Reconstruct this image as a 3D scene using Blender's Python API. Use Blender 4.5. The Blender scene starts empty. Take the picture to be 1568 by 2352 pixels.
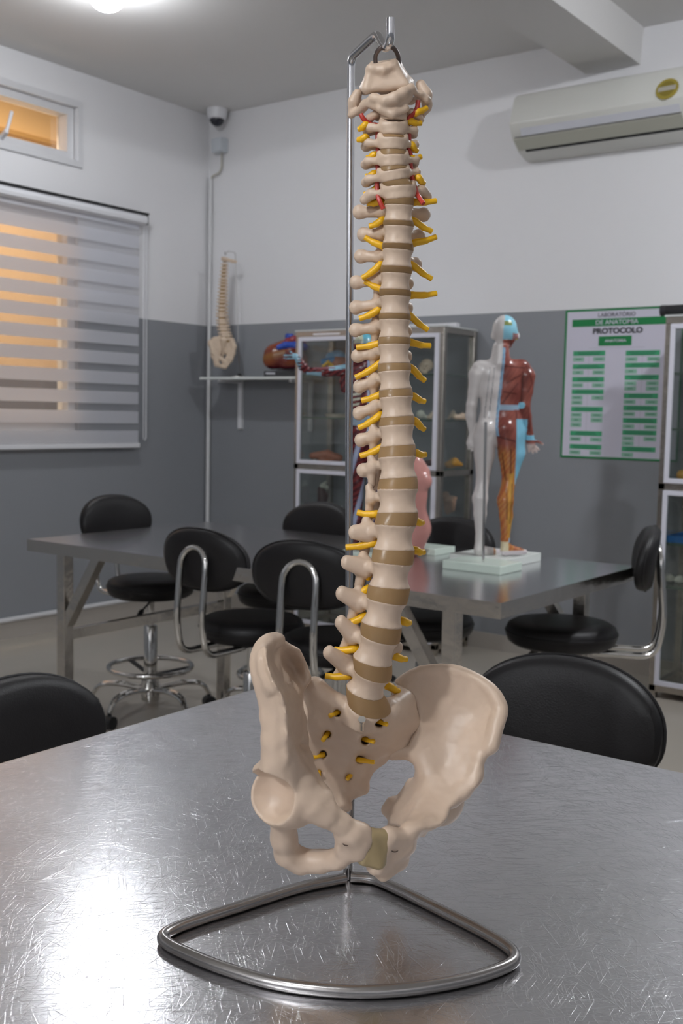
import bpy, bmesh, math, random
import numpy as np
from mathutils import Vector, Matrix

random.seed(7)
SC = bpy.context.scene
COL = SC.collection

# ------------------------------------------------------------------ camera
# world: x along the back wall (to the right), y towards the back wall, z up; metres
F_PX, CX, CY = 2459.0, 784.0, 1176.0
EYE = np.array([0.0, 0.0, 1.22])
def _u(v): return v / np.linalg.norm(v)
def _ray(px, py): return np.array([(px - CX) / F_PX, -(py - CY) / F_PX, -1.0])
_vy = _u(_ray(2614, 990)); _vx = -_u(_ray(-2550, 885))
_m = _u(_vx + _vy); _n = _u(_vx - _vy); _n = _u(_n - _m * (_n @ _m))
_vx, _vy = _u(_m + _n), _u(_m - _n)
ROT = np.array([_vx, _vy, np.cross(_vx, _vy)])          # camera -> world
_fw = ROT @ np.array([0, 0, -1.0])
FH = _u(np.array([_fw[0], _fw[1], 0.0])); RH = np.array([FH[1], -FH[0], 0.0]); UP = np.array([0, 0, 1.0])
def at_axis(px, py, ax, val):
    d = ROT @ _ray(px, py); return EYE + d * ((val - EYE[ax]) / d[ax])
def at_x(px, py, v): return at_axis(px, py, 0, v)
def at_y(px, py, v): return at_axis(px, py, 1, v)
def at_z(px, py, v): return at_axis(px, py, 2, v)
def at_h(px, py, dist):                                    # point at a horizontal distance in front of the eye
    d = ROT @ _ray(px, py); return EYE + d * (dist / (d @ FH))

cam_data = bpy.data.cameras.new('camera')
cam = bpy.data.objects.new('camera', cam_data); COL.objects.link(cam)
cam_data.sensor_fit = 'HORIZONTAL'; cam_data.sensor_width = 14.9
cam_data.lens = F_PX / 1568 * 14.9
cam_data.clip_start = 0.05
M4 = Matrix([list(r) + [0] for r in ROT] + [[0, 0, 0, 1]])
cam.matrix_world = Matrix.Translation(EYE) @ M4
cam_data.dof.use_dof = True; cam_data.dof.focus_distance = 1.02; cam_data.dof.aperture_fstop = 8.0
SC.camera = cam

# ------------------------------------------------------------------ world, exposure
world = bpy.data.worlds.new('world'); SC.world = world; world.use_nodes = True
world.node_tree.nodes['Background'].inputs[0].default_value = (0.05, 0.06, 0.09, 1)
world.node_tree.nodes['Background'].inputs[1].default_value = 0.3
SC.view_settings.view_transform = 'Standard'; SC.view_settings.look = 'None'
SC.view_settings.gamma = 1.0; SC.view_settings.use_curve_mapping = False
SC.view_settings.exposure = 0.36
LAMP_SPOTS = [(-3.69, 3.22), (-0.60, -0.30), (-0.35, 3.40), (-0.45, -2.25)]
LAMP_STRENGTH = [165.0, 130.0, 450.0, 1080.0]
LAMP_COLOR = (0.93, 0.96, 1.0)
HALL_POWER = 260.0

T_Z = 0.755           # table tops
XW, YW, ZC = -4.75, 4.97, 3.045    # left wall, back wall, ceiling
XR, YF = 2.3, -3.2    # unseen right wall and wall behind the eye

# ------------------------------------------------------------------ materials
MATS = {}
def mat(name, color, rough=0.5, metal=0.0, bump=None, var=None, **kw):
    if name in MATS: return MATS[name]
    m = bpy.data.materials.new(name); m.use_nodes = True; MATS[name] = m
    nt = m.node_tree; b = nt.nodes['Principled BSDF']
    b.inputs['Base Color'].default_value = (*color, 1); b.inputs['Roughness'].default_value = rough
    b.inputs['Metallic'].default_value = metal
    for k, v in kw.items():
        b.inputs[k.replace('_', ' ')].default_value = v
    tc = None
    if bump or var:
        tc = nt.nodes.new('ShaderNodeTexCoord')
    if var:                                    # (scale, amount): mottled colour
        n = nt.nodes.new('ShaderNodeTexNoise'); n.inputs['Scale'].default_value = var[0]; n.inputs['Detail'].default_value = 3
        nt.links.new(tc.outputs['Object'], n.inputs['Vector'])
        mx = nt.nodes.new('ShaderNodeMix'); mx.data_type = 'RGBA'
        mx.inputs[6].default_value = (*[c * (1 - var[1]) for c in color], 1)
        mx.inputs[7].default_value = (*[min(1, c * (1 + var[1])) for c in color], 1)
        nt.links.new(n.outputs['Fac'], mx.inputs[0]); nt.links.new(mx.outputs[2], b.inputs['Base Color'])
    if bump:                                   # (scale, strength, distance)
        n = nt.nodes.new('ShaderNodeTexNoise'); n.inputs['Scale'].default_value = bump[0]; n.inputs['Detail'].default_value = 4
        nt.links.new(tc.outputs['Object'], n.inputs['Vector'])
        bp = nt.nodes.new('ShaderNodeBump'); bp.inputs['Strength'].default_value = bump[1]; bp.inputs['Distance'].default_value = bump[2]
        nt.links.new(n.outputs['Fac'], bp.inputs['Height']); nt.links.new(bp.outputs['Normal'], b.inputs['Normal'])
    return m
def emit(name, color, strength):
    m = bpy.data.materials.new(name); m.use_nodes = True; MATS[name] = m
    b = m.node_tree.nodes['Principled BSDF']
    b.inputs['Base Color'].default_value = (*color, 1)
    b.inputs['Emission Color'].default_value = (*color, 1); b.inputs['Emission Strength'].default_value = strength
    return m
def paint_mat(name, rough=0.3, bump=None):     # colour comes from the mesh's paint attribute
    m = mat(name, (0.8, 0.8, 0.8), rough, bump=bump)
    a = m.node_tree.nodes.new('ShaderNodeAttribute'); a.attribute_name = 'paint'
    m.node_tree.links.new(a.outputs['Color'], m.node_tree.nodes['Principled BSDF'].inputs['Base Color'])
    return m
def wall_mat():
    m = mat('wall_paint', (0.8, 0.8, 0.8), 0.6, bump=(60, 0.15, 0.002))
    nt = m.node_tree; b = nt.nodes['Principled BSDF']
    g = nt.nodes.new('ShaderNodeNewGeometry'); s = nt.nodes.new('ShaderNodeSeparateXYZ')
    c = nt.nodes.new('ShaderNodeMath'); c.operation = 'GREATER_THAN'; c.inputs[1].default_value = 1.76
    mx = nt.nodes.new('ShaderNodeMix'); mx.data_type = 'RGBA'
    mx.inputs[6].default_value = (0.265, 0.275, 0.295, 1); mx.inputs[7].default_value = (0.78, 0.775, 0.79, 1)
    mr = nt.nodes.new('ShaderNodeMix'); mr.data_type = 'FLOAT'; mr.inputs[2].default_value = 0.42; mr.inputs[3].default_value = 0.7
    nt.links.new(g.outputs['Position'], s.inputs[0]); nt.links.new(s.outputs['Z'], c.inputs[0])
    nt.links.new(c.outputs[0], mx.inputs[0]); nt.links.new(mx.outputs[2], b.inputs['Base Color'])
    nt.links.new(c.outputs[0], mr.inputs[0]); nt.links.new(mr.outputs[0], b.inputs['Roughness'])
    return m
def steel_mat(name, base, rough, scratch, dist, lines=6):
    """sheet steel: many long fine scratches running in every direction"""
    m = mat(name, base, rough, 1.0); nt = m.node_tree; b = nt.nodes['Principled BSDF']
    tc = nt.nodes.new('ShaderNodeTexCoord'); tot = None
    for i in range(lines):
        for sc_, amp in ((1.0, 1.0), (0.35, 0.6)):
            mp = nt.nodes.new('ShaderNodeMapping'); mp.vector_type = 'TEXTURE'
            ang = math.pi * (i + 0.37 * math.sin(i * 2.3) + (0.5 if sc_ < 1 else 0)) / lines
            mp.inputs['Rotation'].default_value = (0, 0, ang)
            mp.inputs['Location'].default_value = (i * 0.61, sc_ * 1.7, 0)
            mp.inputs['Scale'].default_value = (0.055 * (1 if sc_ == 1 else 2.2), 0.0011 / sc_, 1)
            nt.links.new(tc.outputs['Object'], mp.inputs['Vector'])
            n = nt.nodes.new('ShaderNodeTexNoise'); n.noise_dimensions = '2D'; n.inputs['Scale'].default_value = 1.0; n.inputs['Detail'].default_value = 2
            nt.links.new(mp.outputs[0], n.inputs['Vector'])
            r = nt.nodes.new('ShaderNodeMapRange'); r.inputs[1].default_value = 0.66; r.inputs[2].default_value = 0.80
            r.inputs[3].default_value = 0; r.inputs[4].default_value = amp
            nt.links.new(n.outputs['Fac'], r.inputs[0])
            if tot is None: tot = r.outputs[0]
            else:
                a = nt.nodes.new('ShaderNodeMath'); a.operation = 'ADD'
                nt.links.new(tot, a.inputs[0]); nt.links.new(r.outputs[0], a.inputs[1]); tot = a.outputs[0]
    bp = nt.nodes.new('ShaderNodeBump'); bp.inputs['Strength'].default_value = scratch; bp.inputs['Distance'].default_value = dist
    nt.links.new(tot, bp.inputs['Height']); nt.links.new(bp.outputs['Normal'], b.inputs['Normal'])
    n = nt.nodes.new('ShaderNodeTexNoise'); n.inputs['Scale'].default_value = 2.5; n.inputs['Detail'].default_value = 1
    nt.links.new(tc.outputs['Object'], n.inputs['Vector'])
    r = nt.nodes.new('ShaderNodeMapRange'); r.inputs[3].default_value = rough * 0.92; r.inputs[4].default_value = rough * 1.08
    nt.links.new(n.outputs['Fac'], r.inputs[0]); nt.links.new(r.outputs[0], b.inputs['Roughness'])
    return m
def glass_mat(name, tint, refl=0.10):
    m = bpy.data.materials.new(name); m.use_nodes = True; MATS[name] = m
    nt = m.node_tree; nt.nodes.clear()
    o = nt.nodes.new('ShaderNodeOutputMaterial'); t = nt.nodes.new('ShaderNodeBsdfTransparent'); g = nt.nodes.new('ShaderNodeBsdfGlossy')
    t.inputs[0].default_value = (*tint, 1); g.inputs['Roughness'].default_value = 0.03
    f = nt.nodes.new('ShaderNodeLayerWeight'); f.inputs[0].default_value = 0.25
    r = nt.nodes.new('ShaderNodeMath'); r.operation = 'MULTIPLY_ADD'; r.inputs[1].default_value = 0.5; r.inputs[2].default_value = refl * 0.4
    mx = nt.nodes.new('ShaderNodeMixShader')
    nt.links.new(f.outputs['Fresnel'], r.inputs[0]); nt.links.new(r.outputs[0], mx.inputs[0])
    nt.links.new(t.outputs[0], mx.inputs[1]); nt.links.new(g.outputs[0], mx.inputs[2]); nt.links.new(mx.outputs[0], o.inputs[0])
    return m

M_WALL = wall_mat()
M_CEIL = mat('ceiling_paint', (0.70, 0.69, 0.68), 0.8, bump=(40, 0.1, 0.002))
M_FLOOR = mat('floor_tile', (0.44, 0.40, 0.35), 0.22, var=(2.5, 0.06))
M_SKIRT = mat('skirting_tile', (0.42, 0.385, 0.345), 0.3, var=(3, 0.06))
M_WHITE = mat('white_enamel', (0.75, 0.75, 0.78), 0.4)
M_ALU = mat('window_aluminium', (0.74, 0.74, 0.76), 0.4, 0.2)
M_ORANGE = mat('orange_plaster', (0.82, 0.56, 0.29), 0.8, var=(3, 0.06))
M_DARKLOUVRE = mat('dark_door', (0.10, 0.10, 0.13), 0.5)
M_STEEL = steel_mat('table_steel', (0.63, 0.63, 0.648), 0.19, 0.6, 0.00009)
M_STEELB = steel_mat('back_table_steel', (0.68, 0.67, 0.69), 0.19, 0.15, 0.00006, 4)
M_LEGSTEEL = mat('leg_steel', (0.63, 0.60, 0.56), 0.22, 1.0, bump=(18, 0.25, 0.01))
M_CABSTEEL = mat('cabinet_steel', (0.52, 0.48, 0.43), 0.27, 1.0, bump=(14, 0.3, 0.01))
M_CHROME = mat('chrome', (0.70, 0.69, 0.67), 0.08, 1.0)
M_ROD = mat('stand_chrome', (0.62, 0.62, 0.64), 0.14, 1.0)
M_WIRE = mat('base_wire_steel', (0.42, 0.40, 0.39), 0.24, 1.0, bump=(150, 0.08, 0.002))
M_LEATHER = mat('black_leather', (0.009, 0.008, 0.009), 0.46, bump=(420, 0.5, 0.0010), Specular_IOR_Level=0.38)
M_BLACK = mat('black_plastic', (0.015, 0.015, 0.017), 0.45)
M_GLASS = glass_mat('clear_glass', (0.95, 0.97, 0.96))
M_GLASSEDGE = mat('green_glass_edge', (0.10, 0.14, 0.11), 0.15)
M_WINGLASS = glass_mat('window_glass', (0.9, 0.88, 0.85))
M_BONE = mat('bone_plastic', (0.615, 0.466, 0.348), 0.42, bump=(220, 0.10, 0.0006), var=(28, 0.07))
M_BONE2 = mat('far_bone', (0.62, 0.49, 0.37), 0.5, var=(60, 0.15))
M_NERVE = mat('yellow_nerve', (0.84, 0.46, 0.008), 0.4)
M_ARTERY = mat('red_artery', (0.50, 0.045, 0.03), 0.4)
M_CARTIL = mat('olive_cartilage', (0.36, 0.27, 0.14), 0.35)
M_PVC = mat('white_pvc', (0.66, 0.66, 0.67), 0.45)
M_MARBLE = mat('white_plinth', (0.74, 0.78, 0.74), 0.25, var=(12, 0.05))
M_MINT = mat('mint_plinth', (0.62, 0.72, 0.64), 0.25, var=(12, 0.06))
M_PAINT = paint_mat('painted_plastic', 0.25)
M_PAINTM = paint_mat('painted_matt', 0.45)
M_AC = mat('air_conditioner_plastic', (0.66, 0.66, 0.62), 0.35)
M_ACG = mat('vane_plastic', (0.47, 0.47, 0.40), 0.4)
def disc_mat():
    m = mat('amber_disc', (0.42, 0.285, 0.15), 0.3)
    nt = m.node_tree; b = nt.nodes['Principled BSDF']; o = nt.nodes['Material Output']
    t = nt.nodes.new('ShaderNodeBsdfTranslucent'); t.inputs[0].default_value = (0.85, 0.62, 0.30, 1)
    mx = nt.nodes.new('ShaderNodeMixShader'); mx.inputs[0].default_value = 0.42
    nt.links.new(b.outputs[0], mx.inputs[1]); nt.links.new(t.outputs[0], mx.inputs[2]); nt.links.new(mx.outputs[0], o.inputs[0])
    return m
M_DISC = disc_mat()

# ------------------------------------------------------------------ mesh helpers
class MB:
    """collects vertices and faces of ONE part"""
    def __init__(s): s.v = []; s.f = []; s.mi = []; s.cur = 0
    def add(s, vs, fs):
        o = len(s.v); s.v += [tuple(map(float, v)) for v in vs]; s.f += [tuple(o + i for i in f) for f in fs]; s.mi += [s.cur] * len(fs)
    def box(s, lo, hi):
        x0, y0, z0 = lo; x1, y1, z1 = hi
        s.add([(x0,y0,z0),(x1,y0,z0),(x1,y1,z0),(x0,y1,z0),(x0,y0,z1),(x1,y0,z1),(x1,y1,z1),(x0,y1,z1)],
              [(0,3,2,1),(4,5,6,7),(0,1,5,4),(1,2,6,5),(2,3,7,6),(3,0,4,7)])
        return s
    def bar(s, a, b, w, h, up=(0, 0, 1)):
        """square bar from a to b"""
        a = np.array(a, float); b = np.array(b, float); d = _u(b - a); up = np.array(up, float)
        if abs(d @ up) > 0.99: up = np.array([0, 1.0, 0])
        sx = _u(np.cross(d, up)); sy = np.cross(sx, d)
        vs = [p + sx * i * w / 2 + sy * j * h / 2 for p in (a, b) for i, j in ((-1,-1),(1,-1),(1,1),(-1,1))]
        s.add(vs, [(0,1,2,3),(7,6,5,4),(0,4,5,1),(1,5,6,2),(2,6,7,3),(3,7,4,0)]); return s
    def tube(s, pts, r, n=10, closed=False, cap=True):
        P = [np.array(p, float) for p in pts]; N = len(P); R_ = r if isinstance(r, (list, tuple)) else [r] * N
        t0 = None; rings = []; nrm = None
        for i in range(N):
            if closed: t = _u(P[(i + 1) % N] - P[i - 1])
            else: t = _u(P[min(i + 1, N - 1)] - P[max(i - 1, 0)])
            if nrm is None:
                a = np.array([0, 0, 1.0]) if abs(t[2]) < 0.9 else np.array([1.0, 0, 0])
                nrm = _u(np.cross(t, a))
            else:
                nrm = nrm - t * (nrm @ t); nrm = _u(nrm)
            bn = np.cross(t, nrm)
            rings.append([P[i] + R_[i] * (nrm * math.cos(2 * math.pi * k / n) + bn * math.sin(2 * math.pi * k / n)) for k in range(n)])
        vs = [v for g in rings for v in g]; fs = []
        for i in range(N if closed else N - 1):
            for k in range(n):
                a, b = i * n + k, i * n + (k + 1) % n; j = ((i + 1) % N) * n
                fs.append((a, b, j + (k + 1) % n, j + k))
        if cap and not closed:
            fs.append(tuple(range(n))[::-1]); fs.append(tuple((N - 1) * n + k for k in range(n)))
        s.add(vs, fs); return s
    def lathe(s, prof, c=(0, 0, 0), n=32, sx=1, sy=1):
        c = np.array(c, float); vs = []; fs = []
        for r, z in prof:
            vs += [(c[0] + r * sx * math.cos(2*math.pi*k/n), c[1] + r * sy * math.sin(2*math.pi*k/n), c[2] + z) for k in range(n)]
        for i in range(len(prof) - 1):
            for k in range(n):
                fs.append((i*n+k, i*n+(k+1)%n, (i+1)*n+(k+1)%n, (i+1)*n+k))
        fs.append(tuple(range(n))[::-1]); fs.append(tuple((len(prof)-1)*n+k for k in range(n)))
        s.add(vs, fs); return s
    def prism(s, poly, a, b, axes=(1, 2, 0)):
        """polygon in axes[0],axes[1] extruded along axes[2] from a to b"""
        n = len(poly); vs = []
        for e in (a, b):
            for p in poly:
                v = [0, 0, 0]; v[axes[0]] = p[0]; v[axes[1]] = p[1]; v[axes[2]] = e; vs.append(v)
        s.add(vs, [tuple(range(n))[::-1], tuple(range(n, 2*n))] + [(i, (i+1)%n, n+(i+1)%n, n+i) for i in range(n)]); return s
    def quad(s, a, b, c, d): s.add([a, b, c, d], [(0, 1, 2, 3)]); return s
    def build(s, name, m, parent=None, smooth=True, bevel=0, origin=None, loc=None):
        me = bpy.data.meshes.new(name)
        v = np.array(s.v)
        if origin is not None: v = v - np.array(origin)
        me.from_pydata([tuple(p) for p in v], [], s.f)
        for mm in (m if isinstance(m, (list, tuple)) else [m]): me.materials.append(mm)
        if any(s.mi): me.polygons.foreach_set('material_index', s.mi)
        bm = bmesh.new(); bm.from_mesh(me); bmesh.ops.recalc_face_normals(bm, faces=bm.faces)
        if bevel:
            es = [e for e in bm.edges if len(e.link_faces) == 2 and e.calc_face_angle(0) > 0.6]
            bmesh.ops.bevel(bm, geom=es, offset=bevel, segments=2, affect='EDGES', profile=0.5)
        for f in bm.faces: f.smooth = smooth
        for e in bm.edges:
            if len(e.link_faces) == 2 and e.calc_face_angle(0) > 0.7: e.smooth = False
        bm.to_mesh(me); bm.free()
        o = bpy.data.objects.new(name, me); COL.objects.link(o)
        if parent is not None: o.parent = parent
        if origin is not None: o.location = origin
        if loc is not None: o.location = loc
        return o
def tag(o, label, cat, group=None):
    o['label'] = label; o['category'] = cat
    if group: o['group'] = group
    return o
def struct(o): o['kind'] = 'structure'; return o
def thing(name, label, cat, loc=(0, 0, 0), rz=0, group=None):
    o = bpy.data.objects.new(name, None); o.empty_display_size = 0.05; COL.objects.link(o)
    o.location = loc; o.rotation_euler = (0, 0, rz); return tag(o, label, cat, group)
def world_thing(name, label, cat, base, group=None):
    """an Empty at base whose parts are given in world coordinates"""
    return thing(name, label, cat, tuple(map(float, base)), 0, group)
def wpart(mb, name, m, root, **kw):
    """part built in world coordinates under a translated, unrotated root (or a part at its root's origin)"""
    base = np.array(ROOT_OF(root)); mb.v = [tuple(np.array(p) - base) for p in mb.v]
    return mb.build(name, m, root, **kw)
def ROOT_OF(o):
    p = np.zeros(3)
    while o is not None: p = p + np.array(o.location); o = o.parent
    return p
def copy_tree(o, parent=None):
    c = o.copy(); COL.objects.link(c); c.parent = parent
    for ch in list(o.children): copy_tree(ch, c)
    return c
def text_mesh(s, size, name, m, parent, loc, rot, extrude=0.0006, align='CENTER', width=None, bold=0.0):
    cu = bpy.data.curves.new(name, 'FONT'); cu.body = s; cu.size = size; cu.extrude = extrude; cu.align_x = align; cu.align_y = 'CENTER'; cu.offset = bold
    t = bpy.data.objects.new(name, cu); COL.objects.link(t); bpy.context.view_layer.update()
    me = bpy.data.meshes.new_from_object(t.evaluated_get(bpy.context.evaluated_depsgraph_get()))
    COL.objects.unlink(t); bpy.data.objects.remove(t)
    me.name = name
    if not me.materials: me.materials.append(m)
    else: me.materials[0] = m
    o = bpy.data.objects.new(name, me); COL.objects.link(o)
    if width:
        xs = [v.co.x for v in me.vertices]; k = width / (max(xs) - min(xs))
        for v in me.vertices: v.co.x *= k
    if parent: o.parent = parent
    o.location = loc; o.rotation_euler = rot
    return o
def arc_pts(pts, r, n=6, closed=False):
    """round the corners of a polyline"""
    P = [np.array(p, float) for p in pts]; out = []; N = len(P)
    for i in range(N):
        if not closed and i in (0, N - 1): out.append(P[i]); continue
        a, b, c = P[i - 1], P[i], P[(i + 1) % N]
        k = min(r, 0.48 * np.linalg.norm(a - b), 0.48 * np.linalg.norm(c - b)); p0 = b + _u(a - b) * k; p2 = b + _u(c - b) * k
        for j in range(n + 1):
            t = j / n; out.append((1-t)**2 * p0 + 2*t*(1-t) * b + t*t * p2)
    return out
def spline(pts, n=6):
    P = [np.array(p, float) for p in pts]; out = []
    for i in range(len(P) - 1):
        p0 = P[max(i-1, 0)]; p1 = P[i]; p2 = P[i+1]; p3 = P[min(i+2, len(P)-1)]
        for j in range(n):
            t = j / n
            out.append(0.5 * ((2*p1) + (-p0+p2)*t + (2*p0-5*p1+4*p2-p3)*t*t + (-p0+3*p1-3*p2+p3)*t**3))
    out.append(P[-1]); return out

# ------------------------------------------------------------------ smooth implicit shapes -> mesh
class SDF:
    def __init__(s, k=0.003): s.ops = []; s.k = k; s.lo = np.full(3, 1e9); s.hi = -s.lo
    def _grow(s, c, r):
        c = np.array(c, float); s.lo = np.minimum(s.lo, c - r); s.hi = np.maximum(s.hi, c + r)
    def _op(s, sign, f, k): s.ops.append((sign, f, s.k if k is None else k)); return s
    def ball(s, c, r, k=None, sub=False, sc=(1, 1, 1)):
        c = np.array(c, np.float32); sc = np.array(sc, np.float32); q = float(min(sc))
        if not sub: s._grow(c, r * max(sc))
        return s._op(-1 if sub else 1, lambda P: (np.linalg.norm((P - c) / sc, axis=1) - r) * q, k)
    def cap(s, a, b, ra, rb=None, k=None, sub=False, flat=None, fk=1.0):
        """tapered capsule; flat = axis along which the section is squeezed by fk"""
        rb = ra if rb is None else rb; a = np.array(a, np.float32); b = np.array(b, np.float32)
        if not sub: s._grow(a, ra); s._grow(b, rb)
        fl = None if flat is None else np.array(_u(np.array(flat, float)), np.float32)
        ba = b - a; L = float(ba @ ba) + 1e-12
        def f(P):
            pa = P - a; t = np.clip(pa @ ba / L, 0, 1)
            d = pa - t[:, None] * ba
            if fl is not None:
                q = d @ fl; d = d + np.outer(q * (1 / fk - 1), fl)
                return (np.linalg.norm(d, axis=1) - (ra + (rb - ra) * t)) * min(1, fk ** 0.5)
            return np.linalg.norm(d, axis=1) - (ra + (rb - ra) * t)
        return s._op(-1 if sub else 1, f, k)
    def chain(s, pts, k=None, flat=None, fk=1.0):
        """pts: list of (x,y,z,r)"""
        for p, q in zip(pts[:-1], pts[1:]): s.cap(p[:3], q[:3], p[3], q[3], k, False, flat, fk)
        return s
    def tri(s, a, b, c, r, k=None):
        a, b, c = [np.array(p, np.float32) for p in (a, b, c)]
        for p in (a, b, c): s._grow(p, r)
        ba, cb, ac = b - a, c - b, a - c; n = np.cross(ba, ac); nn = float(n @ n) + 1e-14
        e = [(a, ba, np.cross(ba, n)), (b, cb, np.cross(cb, n)), (c, ac, np.cross(ac, n))]
        def f(P):
            ins = np.zeros(len(P), np.float32); dm = None
            for o, ed, nr in e:
                q = P - o; ins += np.sign(q @ nr)
                t = np.clip(q @ ed / (float(ed @ ed) + 1e-14), 0, 1); w = q - t[:, None] * ed; d2 = np.einsum('ij,ij->i', w, w)
                dm = d2 if dm is None else np.minimum(dm, d2)
            pl = (P - a) @ n; pl = pl * pl / nn
            return np.sqrt(np.where(ins < 2, dm, pl)) - r
        return s._op(1, f, k)
    def ecyl(s, c, ax, a, b, h, waist=0.1, rnd=0.0015, k=None):
        """elliptic drum: ax = (x,y,z) unit axes, half sizes a,b,h"""
        c = np.array(c, np.float32); X, Y, Z = [np.array(v, np.float32) for v in ax]; s._grow(c, max(a, b, h) * 1.2)
        q = min(a, b)
        def f(P):
            p = P - c; x, y, z = p @ X, p @ Y, p @ Z
            w = 1 - waist * np.clip(1 - (z / h) ** 2, 0, 1)
            d1 = (np.sqrt((x / a) ** 2 + (y / b) ** 2) - w) * q + rnd; d2 = np.abs(z) - h + rnd
            return np.minimum(np.maximum(d1, d2), 0) + np.sqrt(np.maximum(d1, 0) ** 2 + np.maximum(d2, 0) ** 2) - rnd
        return s._op(1, f, k)
    def box(s, c, hs, r=0.0, k=None, sub=False):
        c = np.array(c, np.float32); hs = np.array(hs, np.float32) - r
        if not sub: s._grow(c, max(hs) + r)
        def f(P):
            q = np.abs(P - c) - hs
            return np.linalg.norm(np.maximum(q, 0), axis=1) + np.minimum(q.max(axis=1), 0) - r
        return s._op(-1 if sub else 1, f, k)
    def sheet(s, poly, ctrl, thick, k=None):
        """curved plate: outline poly and surface points ctrl as (px,py,cm towards the eye), thickness in metres"""
        C = np.array(ctrl, float); xy = C[:, :2] / 100; n = len(C)
        def ker(a, b):
            r2 = ((a[:, None, :] - b[None]) ** 2).sum(-1); return 0.5 * r2 * np.log(r2 + 1e-12)
        A = np.zeros((n + 3, n + 3)); A[:n, :n] = ker(xy, xy) + np.eye(n) * 0.02; A[:n, n] = 1; A[:n, n+1:] = xy; A[n, :n] = 1; A[n+1:, :n] = xy.T
        w = np.linalg.solve(A, np.concatenate([C[:, 2], np.zeros(3)]))
        def dep(q): return ker(q, xy) @ w[:n] + w[n] + q @ w[n+1:]
        for x, y, d in ctrl: s._grow(at_h(x, y, D_SP - d / 100), thick * 2 + 0.012)
        PX = np.array(poly, float)
        def f(P):
            q = P.astype(float) - EYE; cc = q @ ROT; zz = -cc[:, 2]; px = CX + F_PX * cc[:, 0] / zz; py = CY - F_PX * cc[:, 1] / zz
            u = zz / F_PX; d2 = np.full(len(P), 1e18); ins = np.zeros(len(P), bool)
            for i in range(len(PX)):
                a, b = PX[i], PX[i - 1]; ex, ey = b - a; wx, wy = px - a[0], py - a[1]
                t = np.clip((wx * ex + wy * ey) / (ex * ex + ey * ey), 0, 1); d2 = np.minimum(d2, (wx - ex * t) ** 2 + (wy - ey * t) ** 2)
                c = (a[1] > py) != (b[1] > py); ins ^= c & (px < ex * (py - a[1]) / (ey if ey else 1e-9) + a[0])
            e = np.where(ins, -1, 1) * np.sqrt(d2) * u
            r = thick / 2; e = e + r
            g = np.stack([np.clip(px, PX[:, 0].min() - 20, PX[:, 0].max() + 20), np.clip(py, PX[:, 1].min() - 20, PX[:, 1].max() + 20)], 1) / 100
            z0 = dep(g); h = 0.01; gx = (dep(g + [h, 0]) - z0) / h; gy = (dep(g + [0, h]) - z0) / h      # cm per 100 px
            sl = np.sqrt(1 + (gx * gx + gy * gy) * (0.01 / (100 * u)) ** 2)
            dz = np.abs((D_SP - q @ FH) * 100 - z0) / 100 / np.minimum(sl, 4)
            return np.where(e > 0, np.sqrt(np.maximum(e, 0) ** 2 + dz * dz), np.maximum(dz, e * 0.0)) - r
        return s._op(1, f, k)
    def ev(s, P):
        d = np.full(len(P), 1e3, np.float32)
        for sign, f, k in s.ops:
            e = f(P).astype(np.float32)
            if sign > 0:
                h = np.clip(0.5 + 0.5 * (d - e) / k, 0, 1); d = d + (e - d) * h - k * h * (1 - h)
            else:
                e = -e; h = np.clip(0.5 - 0.5 * (d - e) / k, 0, 1); d = d + (e - d) * h + k * h * (1 - h)
        return d
    def mesh(s, h, smooth=1, noise=0.0, nscale=100.0):
        lo = s.lo - 3 * h; hi = s.hi + 3 * h; B = 4
        nb = np.ceil((hi - lo) / (h * B)).astype(int) + 1
        cx = [lo[i] + h * B * (np.arange(nb[i]) + 0.5 - 0.5 / B) for i in range(3)]
        G = np.stack(np.meshgrid(*cx, indexing='ij'), -1).reshape(-1, 3).astype(np.float32)
        C = s.ev(G).reshape(nb)
        Fd = np.repeat(np.repeat(np.repeat(C, B, 0), B, 1), B, 2)
        near = np.abs(C) < h * B * 2.2 + s.k
        mk = np.repeat(np.repeat(np.repeat(near, B, 0), B, 1), B, 2)
        ix = np.argwhere(mk)
        P = (lo + ix * h).astype(np.float32); out = np.empty(len(P), np.float32)
        for i in range(0, len(P), 400000): out[i:i+400000] = s.ev(P[i:i+400000])
        if noise:
            q = P * nscale
            out += noise * (np.sin(q[:, 0] + 1.3*np.sin(q[:, 1]*0.7)) * np.sin(q[:, 1]*1.1 + np.sin(q[:, 2])) * np.sin(q[:, 2]*0.9 + 1.1*np.sin(q[:, 0]*0.8))).astype(np.float32)
        Fd[mk] = out
        return surface_nets(Fd, lo, h, smooth)
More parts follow.
